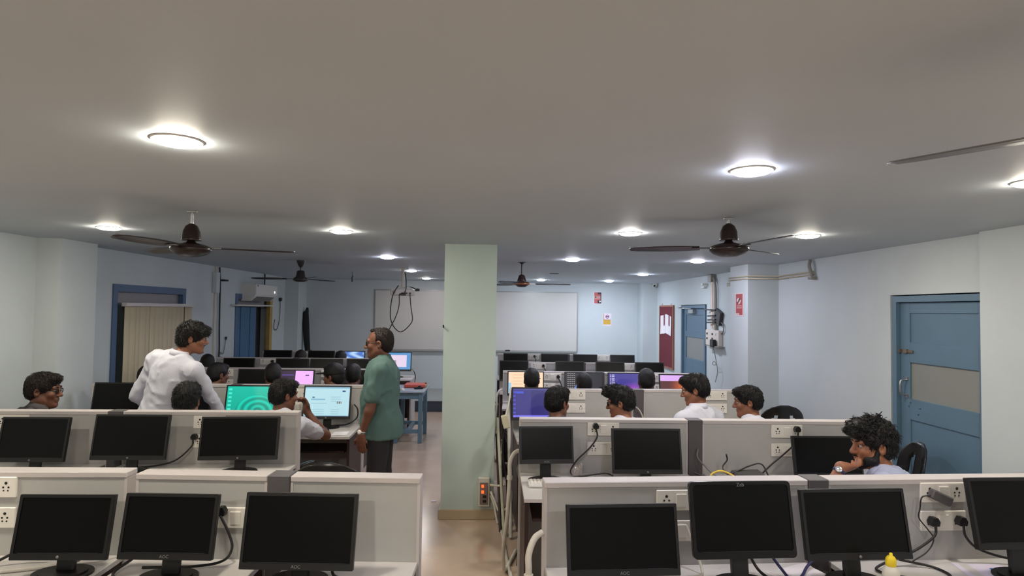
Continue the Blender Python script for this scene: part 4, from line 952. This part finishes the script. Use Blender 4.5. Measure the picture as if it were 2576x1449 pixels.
# notice board
nb = thing('notice_board', 'tall maroon notice board with pinned white sheets beside the far blue door', 'notice board', (XR - .002, 11.67, .78), -PI / 2)
O('felt', MB().span((-.42, -.022, .03), (.42, -.004, 1.16)), mat('maroon_felt', (104, 34, 46), .9, var=.06, vscale=40, bump=.1, bscale=300), nb)
fr = MB(); fr.span((-.45, -.03, 0), (-.42, 0, 1.19)); fr.span((.42, -.03, 0), (.45, 0, 1.19)); fr.span((-.42, -.03, 0), (.42, 0, .03)); fr.span((-.42, -.03, 1.16), (.42, 0, 1.19)); O('frame', fr, mat('board_wood', (150, 96, 78), .5, var=.08), nb)
for x in (-.28, .3): O('hook', MB().tube(spline([(x, -.012, 1.18), (x, -.02, 1.21), (x, -.008, 1.22)], 4), .006, 6), M_STEEL, nb)
for i, (x, a) in enumerate(((-.2, .03), (.17, -.05))):
    s_ = MB(); N = 8; vs = []
    for j in range(N + 1):
        for k in range(N + 1):
            u, v = k / N, j / N; vs.append((x - .17 + .36 * u, -.026 - .035 * max(0, .45 - v) * (1 - abs(2 * u - 1) * .6) - .006 * math.sin(u * 7 + i), .64 + .36 * v + a * (u - .5)))
    so = O('paper_sheet', s_.add(vs, [(j * (N + 1) + k, j * (N + 1) + k + 1, (j + 1) * (N + 1) + k + 1, (j + 1) * (N + 1) + k) for j in range(N) for k in range(N)], True), MATS['paper'], nb)
# split air conditioner
ac = thing('air_conditioner', 'white split air conditioner above the blue shutters', 'air conditioner', (XL, 10.66, 1.93))
pr = [(0, 0), (.12, -.0), (.2, .06), (.225, .1), (.225, .265), (.2, .28), (0, .28)]
def xprism(prof, y0, y1): 
    n = len(prof); vs = [(x, y0, z) for x, z in prof] + [(x, y1, z) for x, z in prof]
    return MB().add(vs, [tuple(range(n)), tuple(range(n, 2 * n))[::-1]] + [(i, n + i, n + (i + 1) % n, (i + 1) % n) for i in range(n)])
O('body', xprism(pr, -.5, .5), M_WHITEPL, ac); O('front_panel', MB().span((.222, -.49, .1), (.236, .49, .275), .003), mat('ac_front', (226, 224, 222), .25), ac)
O('louvre', MB().box((.175, 0, .035), (.1, .8, .006), RY(-.75)), mat('ac_louvre', (120, 116, 112), .5), ac)
O('indicator', MB().box((.238, .36, .16), (.003, .025, .03)), mat('led_white', (255, 255, 255), .4, emit=(235, 240, 255), estr=6), ac)
O('badge', MB().box((.237, -.43, .25), (.003, .03, .03)), M_BLACKPL, ac)
tag(O('curtain_rail', MB().span((XL + .01, 9.75, 1.84), (XL + .1, 11.4, 1.865), .004), mat('rail_white', (214, 210, 206), .4)), 'white curtain rail under the air conditioner', 'rail')
c = thing('ac_cable', 'thin black cable with a plug hanging beside the air conditioner', 'cable', (XL + .02, 11.9, 1.4))
O('cord', MB().tube(spline([(0, .07, .57), (0, .08, .3), (0, .0, .08), (0, -.12, .0), (0, -.24, .05), (0, -.2, .2)], 6), .006, 6), M_CABLE, c); O('plug', MB().box((.01, .07, .58), (.045, .07, .07), None, .01), M_BLACKPL, c)
tag(O('refrigerant_pipe', MB().tube([(XL + .03, 11.1, 2.21), (XL + .03, 11.1, ZC - .002)], .012, 8), M_CABLE), 'thin dark pipe from the air conditioner up to the ceiling', 'pipe')
# conduit with black cable on the left wall
cn = thing('wall_conduit', 'white conduit with a black cable running down the left wall', 'conduit', (XL, 9.2, 0))
O('trunking', MB().span((0, -.05, .9), (.02, -.015, ZC - .005)), M_PVC, cn); O('junction_box', MB().box((.03, -.05, 2.18), (.06, .12, .3), None, .004), M_WALL, cn)
O('cable', MB().tube(spline([(.03, .05, ZC - .01), (.04, .06, 2.2), (.03, .09, 1.9), (.03, .1, 1.5), (.03, .12, 1.2), (.03, .1, .9)], 6), .012, 6), M_CABLE, cn); O('bracket', MB().box((.06, .12, 2.22), (.1, .14, .025), None, .006), M_CABLE, cn)
cb = thing('wall_tangle', 'loose grey cable ends hanging on the left wall below the conduit', 'cable', (XL + .02, 9.4, 1.1)); O('cord', MB().tube(spline([(0, .17, .24), (0, .12, .1), (0, .08, .02), (0, -.02, .05), (0, -.06, .0), (.02, .05, -.04)], 5), .006, 6), mat('grey_cable', (120, 118, 116), .6), cb); O('tip', MB().box((0, .175, .25), (.02, .035, .045), None, .006), M_BLACKPL, cb)
# black bag in the corner
bg = MB(); N = 12
bg.tube([(-.0, 0, 1.66), (-.005, 0, 1.6), (-.03, 0, 1.56), (-.015, -.02, 1.3), (.01, -.03, 1.0), (.05, -.05, .7), (.06, -.06, .4), (.06, -.07, .02)], [.02, .035, .055, .065, .06, .05, .045, .04], 12)
bt = thing('tripod_bag', 'long black bag leaning upright in the far left corner', 'bag', (-3.66, 12.66, .17)); O('sack', bg, mat('black_cloth', (26, 26, 30), .85, bump=.3, bscale=20), bt); O('strap', MB().tube([(.06 + .055 * math.cos(a), -.05 + .055 * math.sin(a), .8) for a in [2 * PI * i / 12 for i in range(13)]], .008, 6), M_POST, bt)
# projector
pj = thing('projector', 'white ceiling projector with dangling black cables', 'projector', (-1.24, 8.95, ZC))
O('mount', MB().tube([(0, .05, -.001), (0, .05, -.27)], .022, 12).box((0, .05, -.004), (.14, .14, .008)).box((0, .05, -.275), (.2, .12, .012)), M_PVC, pj)
b = O('body', MB().box((0, .05, -.345), (.32, .24, .1), None, .014), mat('projector_white', (214, 208, 206), .4), pj)
O('vent', MB().lathe([(.028, 0), (.028, .004), (.02, .004)], 16, (-.11, -.071, -.345), RX(PI / 2)), mat('vent_grey', (176, 170, 168), .6), b)
for x in (.01, .07, .12): O('port', MB().box((x, -.071, -.36), (.028, .006, .016)), M_HOLE, b)
O('lens', MB().lathe([(.035, 0), (.035, .03), (.02, .03), (0, .025)], 20, (.08, .172, -.345), RX(-PI / 2)), M_BLACKGL, b)
cord = [[(.02, .06, -.05), (.05, .0, -.15), (.06, -.06, -.3), (.04, -.1, -.36), (0, -.09, -.375)], [(.12, -.09, -.36), (.14, -.1, -.55), (.165, -.1, -.72), (.14, -.1, -.8), (.04, -.1, -.9), (-.04, -.1, -.9), (-.12, -.1, -.8), (-.15, -.1, -.65), (-.12, -.11, -.4), (-.05, -.05, -.25)], [(-.03, -.09, -.38), (-.03, -.1, -.55), (-.08, -.1, -.72), (-.19, -.05, -.93), (-.3, .1, -1.2)]]
for q in cord: O('cable', MB().tube(spline(q, 7), .007, 6), M_CABLE, pj)
O('adapter_plug', MB().box((.02, -.1, -.38), (.09, .03, .03), None, .006), M_BLACKPL, pj); O('side_plug', MB().box((.215, .0, -.31), (.06, .05, .04), RZ(.4), .008).tube(spline([(.05, .05, -.27), (.12, .03, -.27), (.2, .01, -.3)], 5), .008, 6), M_BLACKPL, pj)
# security camera
cc = thing('security_camera', 'small white security camera in the far right ceiling corner', 'camera', (3.36, 12.33, ZC))
O('mount', MB().box((.02, .03, -.03), (.08, .07, .06), None, .008), M_WHITEPL, cc); b = O('housing', MB().tube([(0, .06, -.05), (-.02, -.06, -.055)], .032, 14), M_WHITEPL, cc); O('lens', MB().tube([(-.02, -.058, -.055), (-.021, -.066, -.055)], .02, 14), M_BLACKGL, b)
# electrical cluster on the right wall
cd = thing('cable_conduits', 'pink and white vertical conduits above the wall switchboard', 'conduit', (XR, 9.2, 0))
O('conduit', MB().span((-.03, .02, 1.6), (0, .1, 2.3)), mat('conduit_pink', (214, 190, 178), .5), cd); O('conduit', MB().tube([(-.02, -.03, 1.55), (-.02, -.03, 2.25), (-.03, .0, ZC - .01)], .02, 8), M_PVC, cd); O('conduit', MB().tube(spline([(-.03, -.12, 1.5), (-.03, -.12, 2.1), (-.04, -.1, 2.3), (-.03, .02, ZC - .01)], 6), .017, 8), mat('grey_conduit', (150, 146, 140), .5), cd)
O('ceiling_box', MB().box((-.04, .03, 2.36), (.08, .14, .11), None, .004), MATS['grey_conduit'], cd)
sb = thing('switchboard', 'white wall switchboard with a black adapter plugged in', 'switchboard', (XR, 9.16, 1.35)); O('board', MB().span((-.06, -.27, 0), (0, .27, .23), .004), mat('board_pinkish', (218, 206, 198), .45), sb)
for i, (y, z) in enumerate(((.2, .17), (.2, .1), (-.02, .17), (-.02, .1), (-.14, .17))): O('switch', MB().box((-.063, y, z), (.008, .04, .03), None, .002), M_HOLE if i < 4 else M_PLATE, sb)
O('ledge', MB().span((-.1, -.36, -.012), (0, .16, 0)), mat('ledge_grey', (140, 142, 140), .5), sb)
ad = thing('power_adapter', 'black power adapter with a thin curling cord on the switchboard', 'adapter', (XR - .066, 9.02, 1.37)); O('brick', MB().box((-.03, 0, .02), (.05, .14, .11), None, .008), M_BLACKPL, ad); O('cord', MB().tube(spline([(-.03, 0, -.03), (-.02, -.06, -.15), (-.01, -.08, -.28), (-.01, .06, -.3), (0, .04, -.25), (0, -.08, -.3), (0, -.1, -.42), (0, -.02, -.55)], 6), .005, 6), mat('grey_cable', (120, 118, 116), .6), ad)
rt_ = thing('wifi_router', 'dark wall router with four spread antennas above the switchboard', 'router', (XR, 9.02, 1.75)); O('body', MB().box((-.03, -.05, .03), (.05, .22, .2), RX(.35), .008), mat('router_grey', (58, 54, 60), .5), rt_)
for (a, z0, z1, L_) in ((0, .13, .14, .42), (0, .05, .04, .26), (0, -.01, -.02, .26), (0, -.05, -.06, .3)): O('antenna', MB().tube([(-.06, .0, z0), (-.08, L_, z1)], .011, 8), M_BLACKPL, rt_)
O('cable_loop', MB().tube(spline([(-.03, -.1, -.03), (-.02, -.22, -.1), (-.02, -.18, -.2), (-.02, .0, -.22), (-.02, .05, -.1)], 6), .008, 6), mat('grey_cable', (120, 118, 116), .6), rt_)
tw = thing('wall_wiring', 'pair of cream wires running along the right wall below the ceiling', 'wiring', (XR, 7.2, 2.25))
for dz in (0, .03): O('wire', MB().tube([(-.012, 1.5, dz - .02), (-.012, .49, dz), (-.38, .49, dz), (-.38, -.06, dz), (-.01, -.06, dz), (-.012, -.85, dz + .01)], .009, 6), mat('cream_wire', (196, 186, 164), .6), tw)
wb = thing('wall_bracket', 'small grey bracket on the right wall under the ceiling', 'bracket', (XR, 6.36, 2.22)); O('arm', MB().tube(spline([(-.03, .02, .19), (-.05, .0, .12), (-.03, -.02, .02)], 5), .018, 8), MATS['grey_conduit'], wb); O('clip', MB().box((-.03, -.02, .0), (.06, .08, .03), None, .004), MATS['grey_conduit'], wb)
fx = thing('tube_light_holder', 'white lamp holder tips beside the wall conduits', 'lamp holder', (XR, 9.5, 2.28)); O('holder', MB().box((-.05, 0, 0), (.1, .05, .04), None, .006).box((-.03, .1, -.04), (.05, .12, .03), None, .006), M_WHITEPL, fx)

# ------------------------------------------------------------------ loose furniture and things on desks
M_TBL = mat('table_paint', (96, 124, 142), .5, var=.06, vscale=8, bump=.05, bscale=40)
tb = thing('side_table', 'narrow blue-grey painted wooden table behind the man in teal', 'table', (-1.07, 8.87, 0))
O('tabletop', MB().span((-.22, -.38, .685), (.22, .38, .71), .004), mat('table_top', (150, 162, 172), .35, var=.04), tb)
O('apron', MB().span((-.18, -.34, .6), (.18, .34, .684)), M_TBL, tb)
for sx in (-1, 1):
    for sy in (-1, 1): O('leg', MB().box((sx * .165, sy * .325, .3425), (.055, .055, .685), None, .004), M_TBL, tb)
for sy in (-1, 1): O('stretcher', MB().box((0, sy * .325, .16), (.275, .035, .05)), M_TBL, tb)
O('centre_stretcher', MB().box((0, 0, .16), (.05, .61, .04)), M_TBL, tb)
fl = thing('red_file', 'red cloth-bound file lying on the blue-grey table', 'file', (-1.03, 9.03, .711)); O('cover', MB().box((0, 0, .022), (.3, .3, .04), None, .006), mat('file_red', (196, 82, 70), .6, var=.05), fl); O('pages', MB().box((.13, -.005, .02), (.05, .27, .028)), mat('old_pages', (196, 176, 130), .8), fl); O('clip', MB().box((.14, .05, .046), (.03, .05, .012), None, .003), M_BLACKPL, fl)
def mouse(loc, rz, m, label):
    t = thing('computer_mouse', label, 'mouse', loc, rz); mb = MB(); N = 10; K = 12; vs = []
    for i in range(N + 1):
        th = PI / 2 * i / N
        for k in range(K):
            a = 2 * PI * k / K; vs.append((.03 * math.cos(th) * math.cos(a), .052 * math.cos(th) * math.sin(a), .032 * math.sin(th)))
    mb.add(vs, [(i * K + k, i * K + (k + 1) % K, (i + 1) * K + (k + 1) % K, (i + 1) * K + k) for i in range(N) for k in range(K)] + [tuple(range(K))[::-1]], True); O('shell', mb, m, t)
    O('wheel', MB().lathe([(.006, -.003), (.006, .003)], 10, (0, .025, .027), RY(PI / 2)), M_POST, t)
mouse((-1.17, 8.62, .711), .6, M_WHITEPL, 'white computer mouse on the blue-grey table'); mouse(on_desk('L3', -1.41, .36), .1, M_BLACKPL, 'black computer mouse in front of the web page monitor')
hp = thing('phone_handset', 'small black object beside the red file on the table', 'device', (-.96, 8.76, .711), .3); O('case', MB().box((0, 0, .014), (.13, .06, .026), None, .008), M_BLACKPL, hp); O('antenna_clip', MB().box((.02, .02, .034), (.05, .015, .014), RZ(.5), .003), M_BLACKPL, hp)
# teacher's desk
td = thing('teacher_desk', 'white-topped desk with a dark side near the left whiteboard', 'desk', (-1.46, 9.72, 0))
O('desktop', MB().span((-.34, -.3, .74), (.32, .3, .765), .003), M_DESK, td)
for x in (-.32, .29): O('side_panel', MB().span((x, -.27, 0), (x + .02, .28, .74)), M_CAP, td)
O('back_panel', MB().span((-.3, .2, .1), (.29, .22, .74)), M_MAROON, td); O('inner_panel', MB().span((.262, -.26, .0), (.286, .2, .735)), M_MAROON, td); O('drawer', MB().span((-.29, -.27, .58), (.25, .1, .73), .003), M_MAROON, td)
t, u_ = make_monitor(.475, .30, scr_teacher, None, False, 'flat', .9, .03); t.location = (-1.42, 9.72, .766); t['label'] = 'monitor showing a white window on blue, standing on the desk behind the man in teal'; t['group'] = MG
tc_ = thing('cable_bundle', 'black and white cables behind the monitor on the teacher desk', 'cable', (-1.15, 9.75, .766)); O('black_cord', MB().tube(spline([(-.06, .06, .12), (0, .02, .1), (.03, -.0, .0), (.02, -.02, -.14)], 6), .008, 6), M_CABLE, tc_); O('white_cord', MB().tube(spline([(-.08, .04, .1), (.0, .0, .11), (.045, -.02, .02), (.03, -.03, -.1)], 6), .005, 6), M_CABLEW, tc_)

def sheet(key, x, dy, w_, h_, rz, label, name='paper_sheet', m=None):
    lx = on_desk(key, x, dy); s_ = MB(); N = 6; vs = []
    for j in range(N + 1):
        for k in range(N + 1): u, v = k / N - .5, j / N - .5; vs.append((u * w_, v * h_, .0015 + .006 * max(0, u + v - .3) + .002 * math.sin(u * 6)))
    vs += [(a, b, c - .001) for a, b, c in vs]; n1 = (N + 1) ** 2; fs = []
    for j in range(N):
        for k in range(N): a = j * (N + 1) + k; fs += [(a, a + 1, a + N + 2, a + N + 1), (a + n1 + N + 1, a + n1 + N + 2, a + n1 + 1, a + n1)]
    return tag(O(name, s_.add(vs, fs, True), m or MATS['paper'], None, lx, (0, 0, rz)), label, 'paper')
sheet('R1', 1.33, .2, .22, .3, .35, 'white paper sheet on the nearest right desk, between two monitors')
sheet('R1', 2.12, .2, .2, .28, -.2, 'pale lilac paper beside the right-edge monitor', m=mat('lilac_paper', (214, 204, 222), .7))
sheet('L3', -1.3, .46, .2, .14, .0, 'white paper at the aisle end of the web page monitor desk')
tag(O('blue_pen_cap', MB().tube([(0, 0, .004), (.05, -.02, .004)], [.005, .003], 8), mat('pen_blue', (70, 120, 190), .4), None, on_desk('R1', 2.17, .12)), 'tiny blue cap lying on the lilac paper', 'pen cap')
# glue bottle
gb = thing('glue_bottle', 'white glue bottle with a yellow nozzle cap and a green leaf label', 'bottle', on_desk('R1', 1.565, .33))
O('bottle', MB().lathe([(.026, 0), (.03, .004), (.031, .082), (.029, .1), (.021, .114), (.015, .119), (.015, .121)], 24), mat('glue_white', (216, 210, 194), .4), gb); O('cap', MB().lathe([(.0185, .117), (.0195, .119), (.0185, .143), (.013, .152), (.0065, .156), (.006, .164), (0, .167)], 20), mat('cap_yellow', (236, 206, 40), .4), gb)
O('label', MB().lathe([(.0316, .02), (.0316, .07)], 24), mat('label_cream', (226, 220, 150), .5), gb); O('leaf_mark', MB().add([(.0 + .02 * math.cos(a) - .004, -.0326, .06 + .006 * math.sin(a)) for a in [2 * PI * i / 12 for i in range(12)]], [tuple(range(12))]), mat('leaf_green', (70, 120, 50), .5), gb)
# cables with plugs
def plug_mesh():
    return MB().prism([(-.016, -.014), (.016, -.014), (.02, .004), (.009, .022), (-.009, .022), (-.02, .004)], 0, .032, RX(PI / 2)).mesh('plug')
PLUG = plug_mesh(); PLUG.materials.append(M_BLACKPL)
def cable(key, pts, label, r=.0055, m=None, plug=True, end=None):
    """pts: (world x, distance in front of the panel, z)."""
    P_ = [Vector(on_desk(key, x, dy, z)) for x, dy, z in pts]; b = P_[0].copy(); t = thing('power_cable', label, 'cable', tuple(b), 0, 'desk cables')
    O('cord', MB().tube([q - b for q in spline(P_, 7)], r, 7), m or M_CABLE, t)
    if plug: O('plug', PLUG, None, t, (0, .03, .012), (0, 0, WS[key].rotation_euler.z))
    return t
Z0 = .76
cable('R1', [(1.985, .045, .915), (1.97, .05, .87), (1.86, .06, .81), (1.72, .08, .775), (1.66, .12, Z0), (1.76, .2, Z0), (1.92, .2, Z0), (1.93, .1, Z0), (1.8, .06, .78)], 'thick black cable from the lower right socket looping over the nearest right desk')
cable('R1', [(2.115, .045, .915), (2.12, .05, .87), (2.17, .05, .82), (2.25, .06, .79), (2.33, .08, .775)], 'black cable from the rightmost socket down behind the right-edge monitor')
ch = thing('phone_charger', 'black phone charger hanging askew on the upper right socket plate', 'charger', on_desk('R1', 2.02, .03, 1.035)); O('body', MB().box((0, 0, 0), (.1, .035, .042), RY(.42), .006), M_POST, ch)
wr_ = [Vector(on_desk('R1', *q)) - ch.location for q in ((1.97, .035, 1.045), (1.925, .04, 1.04), (1.915, .04, .99), (1.91, .04, .95), (1.95, .04, .9), (1.97, .05, .86), (1.93, .06, .81), (1.84, .08, .775))]; O('wire', MB().tube(spline(wr_, 6), .003, 6), M_CABLE, ch)
cable('R1', [(.86, .03, .93), (.9, .1, .78), (.86, .14, Z0), (.7, .12, Z0 - .002), (.6, .1, Z0)], 'white cable curving on the nearest right desk behind two monitors', .006, M_CABLEW, False)
cable('R1', [(1.19, .1, .84), (1.22, .14, .79), (1.24, .2, Z0), (1.3, .16, Z0), (1.36, .1, .775), (1.42, .06, .79)], 'dark blue cable between the rounded monitor and the paper', .006, mat('navy_cable', (50, 48, 92), .5), False)
cable('R1', [(1.1, .08, .85), (1.13, .13, .78), (1.16, .2, Z0)], 'black cable dropping beside the rounded monitor stand', .006, None, False)
cable('L1', [(-1.12, .045, .95), (-1.08, .05, .88), (-1.06, .06, .82), (-1.09, .08, .775), (-1.2, .1, Z0), (-1.4, .12, Z0)], 'black cable from the switch plate sagging to the nearest left desk')
cable('L1', [(-.62, .12, .79), (-.6, .16, Z0), (-.55, .2, Z0), (-.52, .26, Z0)], 'black cable end at the foot of the aisle-end monitor', .006, None, False)
cable('L1', [(-1.45, .1, .79), (-1.47, .2, Z0), (-1.3, .28, Z0), (-1.1, .24, Z0), (-.98, .22, Z0)], 'black cable lying along the nearest left desk front', .006, None, False)
cable('L1a', [(-1.62, .02, .83), (-1.66, .08, .8), (-1.72, .1, Z0), (-1.85, .16, Z0), (-2.0, .2, Z0)], 'white cable behind the leftmost near monitor', .008, M_CABLEW, False)
cable('L1a', [(-1.9, .1, .85), (-1.96, .1, .8), (-2.02, .14, Z0), (-1.9, .26, Z0), (-1.7, .27, Z0)], 'black cable at the foot of the leftmost near monitor', .006, None, False)
cable('L2', [(-1.99, .045, .93), (-2.0, .05, .88), (-2.1, .07, .79), (-2.25, .1, Z0), (-2.4, .12, Z0)], 'black cable beside the aisle-end monitor of the second left row')
cable('R2', [(.735, .045, 1.055), (.74, .05, 1.0), (.69, .06, .93), (.6, .08, .85), (.56, .1, .78), (.62, .12, Z0), (.78, .1, .775), (.84, .1, Z0)], 'long black cable from the upper socket down to the second right desk')
cable('R2', [(2.105, .045, 1.045), (2.09, .05, .98), (2.0, .06, .9), (1.9, .08, .83), (1.82, .12, .78), (1.78, .16, Z0)], 'thick dark cable from the right socket plate to the black adapter box')
cable('R2', [(1.6, .08, .90), (1.61, .07, .86), (1.57, .1, .82), (1.59, .16, .79), (1.75, .1, .83), (1.83, .1, .84), (1.86, .14, .77)], 'thin dark cable looping over the black adapter box', .005, None, False)
cable('R2', [(1.43, .02, .92), (1.42, .04, .87), (1.46, .06, .82), (1.5, .12, .78), (1.56, .2, Z0)], 'grey cable hanging from the dark post of the second right row', .005, mat('grey_cable', (120, 118, 116), .6), False)
cable('R2', [(1.45, .22, Z0), (1.46, .2, .80), (1.53, .18, .815), (1.6, .2, .79), (1.62, .24, Z0)], 'yellow cable looping on the second right desk', .006, M_YELLOW, False)
cable('R2', [(1.38, .1, .78), (1.44, .14, .77), (1.6, .18, Z0), (1.7, .24, Z0)], 'flat black cable beside the yellow one', .006, None, False)
cable('R4', [(.85, .045, 1.04), (.87, .05, 1.0), (.9, .06, .9), (.9, .1, .77)], 'black plug and cable between the peach and the ribbon screens')
cable('R5', [(.79, .045, 1.05), (.82, .05, 1.0), (.86, .06, .9), (.86, .1, .77)], 'black plug on the socket plate of the fifth right row')
cable('R6', [(.79, .045, 1.06), (.81, .05, 1.0), (.82, .06, .9), (.82, .1, .77)], 'black plug on the socket plate of the farthest right row')
cable('L5', [(-3.05, .045, 1.05), (-3.06, .05, 1.0), (-3.1, .06, .9), (-3.1, .1, .77)], 'black plug on the white socket plate of the fifth left row')
cable('L3', [(-1.22, .1, .95), (-1.19, .09, .9), (-1.2, .08, .82), (-1.28, .12, .77), (-1.4, .12, Z0)], 'black cable looping beside the web page monitor', .006, None, False)
cable('R3', [(1.3, .08, .98), (1.36, .06, .97), (1.42, .06, .92), (1.45, .08, .82), (1.4, .14, Z0)], 'white cables hanging at the dark post of the third right row', .006, M_CABLEW, False)
ab = thing('adapter_box', 'flat black adapter box on the second right desk', 'adapter', on_desk('R2', 1.72, .16), .1); O('case', MB().box((0, 0, .025), (.2, .13, .045), RX(.12), .01), mat('dark_box', (52, 50, 50), .5), ab); O('vent_strip', MB().box((0, -.062, .03), (.12, .006, .014)), M_HOLE, ab)
kb = thing('keyboard', 'white keyboard end sticking out on the second right desk', 'keyboard', on_desk('R2', .42, .3), 0); O('case', MB().box((0, 0, .011), (.3, .13, .02), None, .005), M_WHITEPL, kb)
for j in range(4):
    for i in range(12): O('key', MB().box((-.13 + i * .0235, -.042 + j * .028, .023), (.019, .022, .006), None, .002), M_PLATE, kb)
pb = sdf_mesh('bag', [el((0, 0, .028), (.042, .035, .032)), el((.025, .01, .055), (.022, .022, .028))], .006, (), [(.014, 70, 3)]); tag(O('plastic_bag', pb, mat('clear_plastic', (226, 216, 212), .15, trans=.85, spec=.6), None, on_desk('R2', .6, .1, .757)), 'crumpled clear plastic bag behind the small monitor', 'plastic bag')
ub = thing('battery_box', 'black battery box on the desk beside the left wall', 'box', on_desk('L3', -3.53, .42), .05); O('case', MB().box((0, 0, .085), (.1, .2, .17), None, .006), M_BLACKPL, ub); O('front_plate', MB().box((0, -.102, .1), (.07, .006, .05), None, .002), M_POST, ub)
rb = thing('small_bottle', 'small dark bottle with a red cap before the monitor by the left wall', 'bottle', on_desk('L3', -3.37, .42)); O('bottle', MB().lathe([(.02, 0), (.022, .004), (.022, .1), (.012, .125), (.012, .135)], 18), M_BLACKPL, rb); O('cap', MB().lathe([(.017, .132), (.018, .136), (.017, .162), (0, .165)], 18), mat('cap_red', (190, 40, 56), .4), rb)
# column box with red switches
xb = thing('socket_box', 'white socket box with two glowing red switches at the foot of the column', 'socket box', (-.01, 5.488, .12)); O('case', MB().span((-.05, -.045, 0), (.05, 0, .25), .006), M_PVC, xb); fpl = O('face_plate', MB().span((-.036, -.049, .02), (.036, -.044, .21), .002), mat('plate_grey', (120, 104, 96), .5), xb)
for z in (.13, .18): O('switch', MB().box((-.012, -.052, z), (.022, .006, .026), None, .002), mat('neon_red', (230, 80, 40), .4, emit=(255, 80, 30), estr=2), fpl)
for z in (.05, .09): O('socket', MB().box((.005, -.05, z), (.03, .003, .022)), M_HOLE, fpl)
fc = thing('flexible_conduit', 'white flexible hose looping from the socket box beside the column', 'hose', (.05, 5.4, 0)); O('hose', MB().tube(spline([(-.005, .04, .31), (.06, -.02, .32), (.16, -.06, .33), (.17, -.1, .2), (.08, -.08, .12), (.03, -.02, .2), (.0, .04, .25)], 7), .011, 8), M_PVC, fc); O('hose', MB().tube(spline([(.0, .04, .22), (.03, .0, .15), (.05, -.04, .05), (.06, -.05, .012)], 6), .01, 8), M_PVC, fc)
for i, (a, b, r, m, lab) in enumerate([((.16, 5.05, .012), (.10, 5.62, .86), .014, 'stick_pale', 'pale wooden stick leaning beside the column'), ((.21, 5.0, .014), (.20, 5.58, 1.0), .016, 'stick_white', 'white pipe leaning on the third right desk end'), ((.13, 5.15, .01), (.098, 5.7, .7), .012, 'stick_dark', 'dark stick leaning behind the column')]):
    mm = mat(m, {'stick_pale': (186, 184, 164), 'stick_white': (196, 190, 184), 'stick_dark': (60, 46, 44)}[m], .6)
    tag(O('leaning_stick', MB().tube([a, b], r, 8), mm), lab, 'stick', 'sticks beside the column')
jb = thing('junction_box', 'cream junction box hanging on cables beside the column', 'junction box', (.165, 5.28, .84)); O('box', MB().box((0, 0, .05), (.06, .06, .11), RY(-.25), .006), mat('cream_box', (206, 198, 168), .5), jb); O('cable', MB().tube(spline([(0, 0, .1), (.03, .1, .2), (.05, .25, .3), (.06, .4, .2)], 6), .008, 6), M_CABLEW, jb); O('cable', MB().tube(spline([(0, .0, .0), (-.02, .05, -.2), (.02, .05, -.5), (.03, .02, -.838)], 6), .008, 6), M_CABLE, jb)
def desk_hose(key, x, y, lab):
    t = thing('desk_conduit', lab, 'hose', (x, y, 0), 0, 'desk conduits'); O('hose', MB().tube(spline([(.03, .02, .9), (-.005, 0, .88), (-.03, -.02, .82), (-.03, -.03, .74), (-.04, -.02, .5), (-.06, .05, .25), (-.05, .2, .04), (0, .4, .016), (.05, .6, .016)], 6), .014, 8), M_PVC, t); O('collar', MB().tube([(-.03, -.03, .745), (-.03, -.03, .72)], .02, 10), M_PVC, t)
desk_hose('R1', .215, 2.62, 'white hose running down the aisle end of the nearest right desk'); desk_hose('R2', .19, 4.14, 'white hose running down the aisle end of the second right desk'); desk_hose('R4', .15, 7.3, 'white hose at the aisle end of the fourth right desk')
pp = thing('floor_pipe', 'long white pipe lying on the floor along the right desk ends', 'pipe', (.17, 4.9, .014)); O('pipe', MB().tube([(-.04, .45, 0), (.015, -.7, 0)], .012, 8), M_PVC, pp); O('joint', MB().tube([(.012, -.55, 0), (.017, -.66, 0)], .0138, 10), M_PVC, pp)
tag(O('paper_scrap', MB().box((0, 0, .004), (.05, .03, .006), None, .002), MATS['paper'], None, (-.49, 5.98, 0)), 'small white scrap on the floor left of the column', 'paper')
tag(O('screw_hook', MB().tube([(-.39, 5.488, 1.68), (-.39, 5.45, 1.68), (-.39, 5.45, 1.7)], .006, 6), M_HOLE), 'small dark hook on the left edge of the column', 'hook')
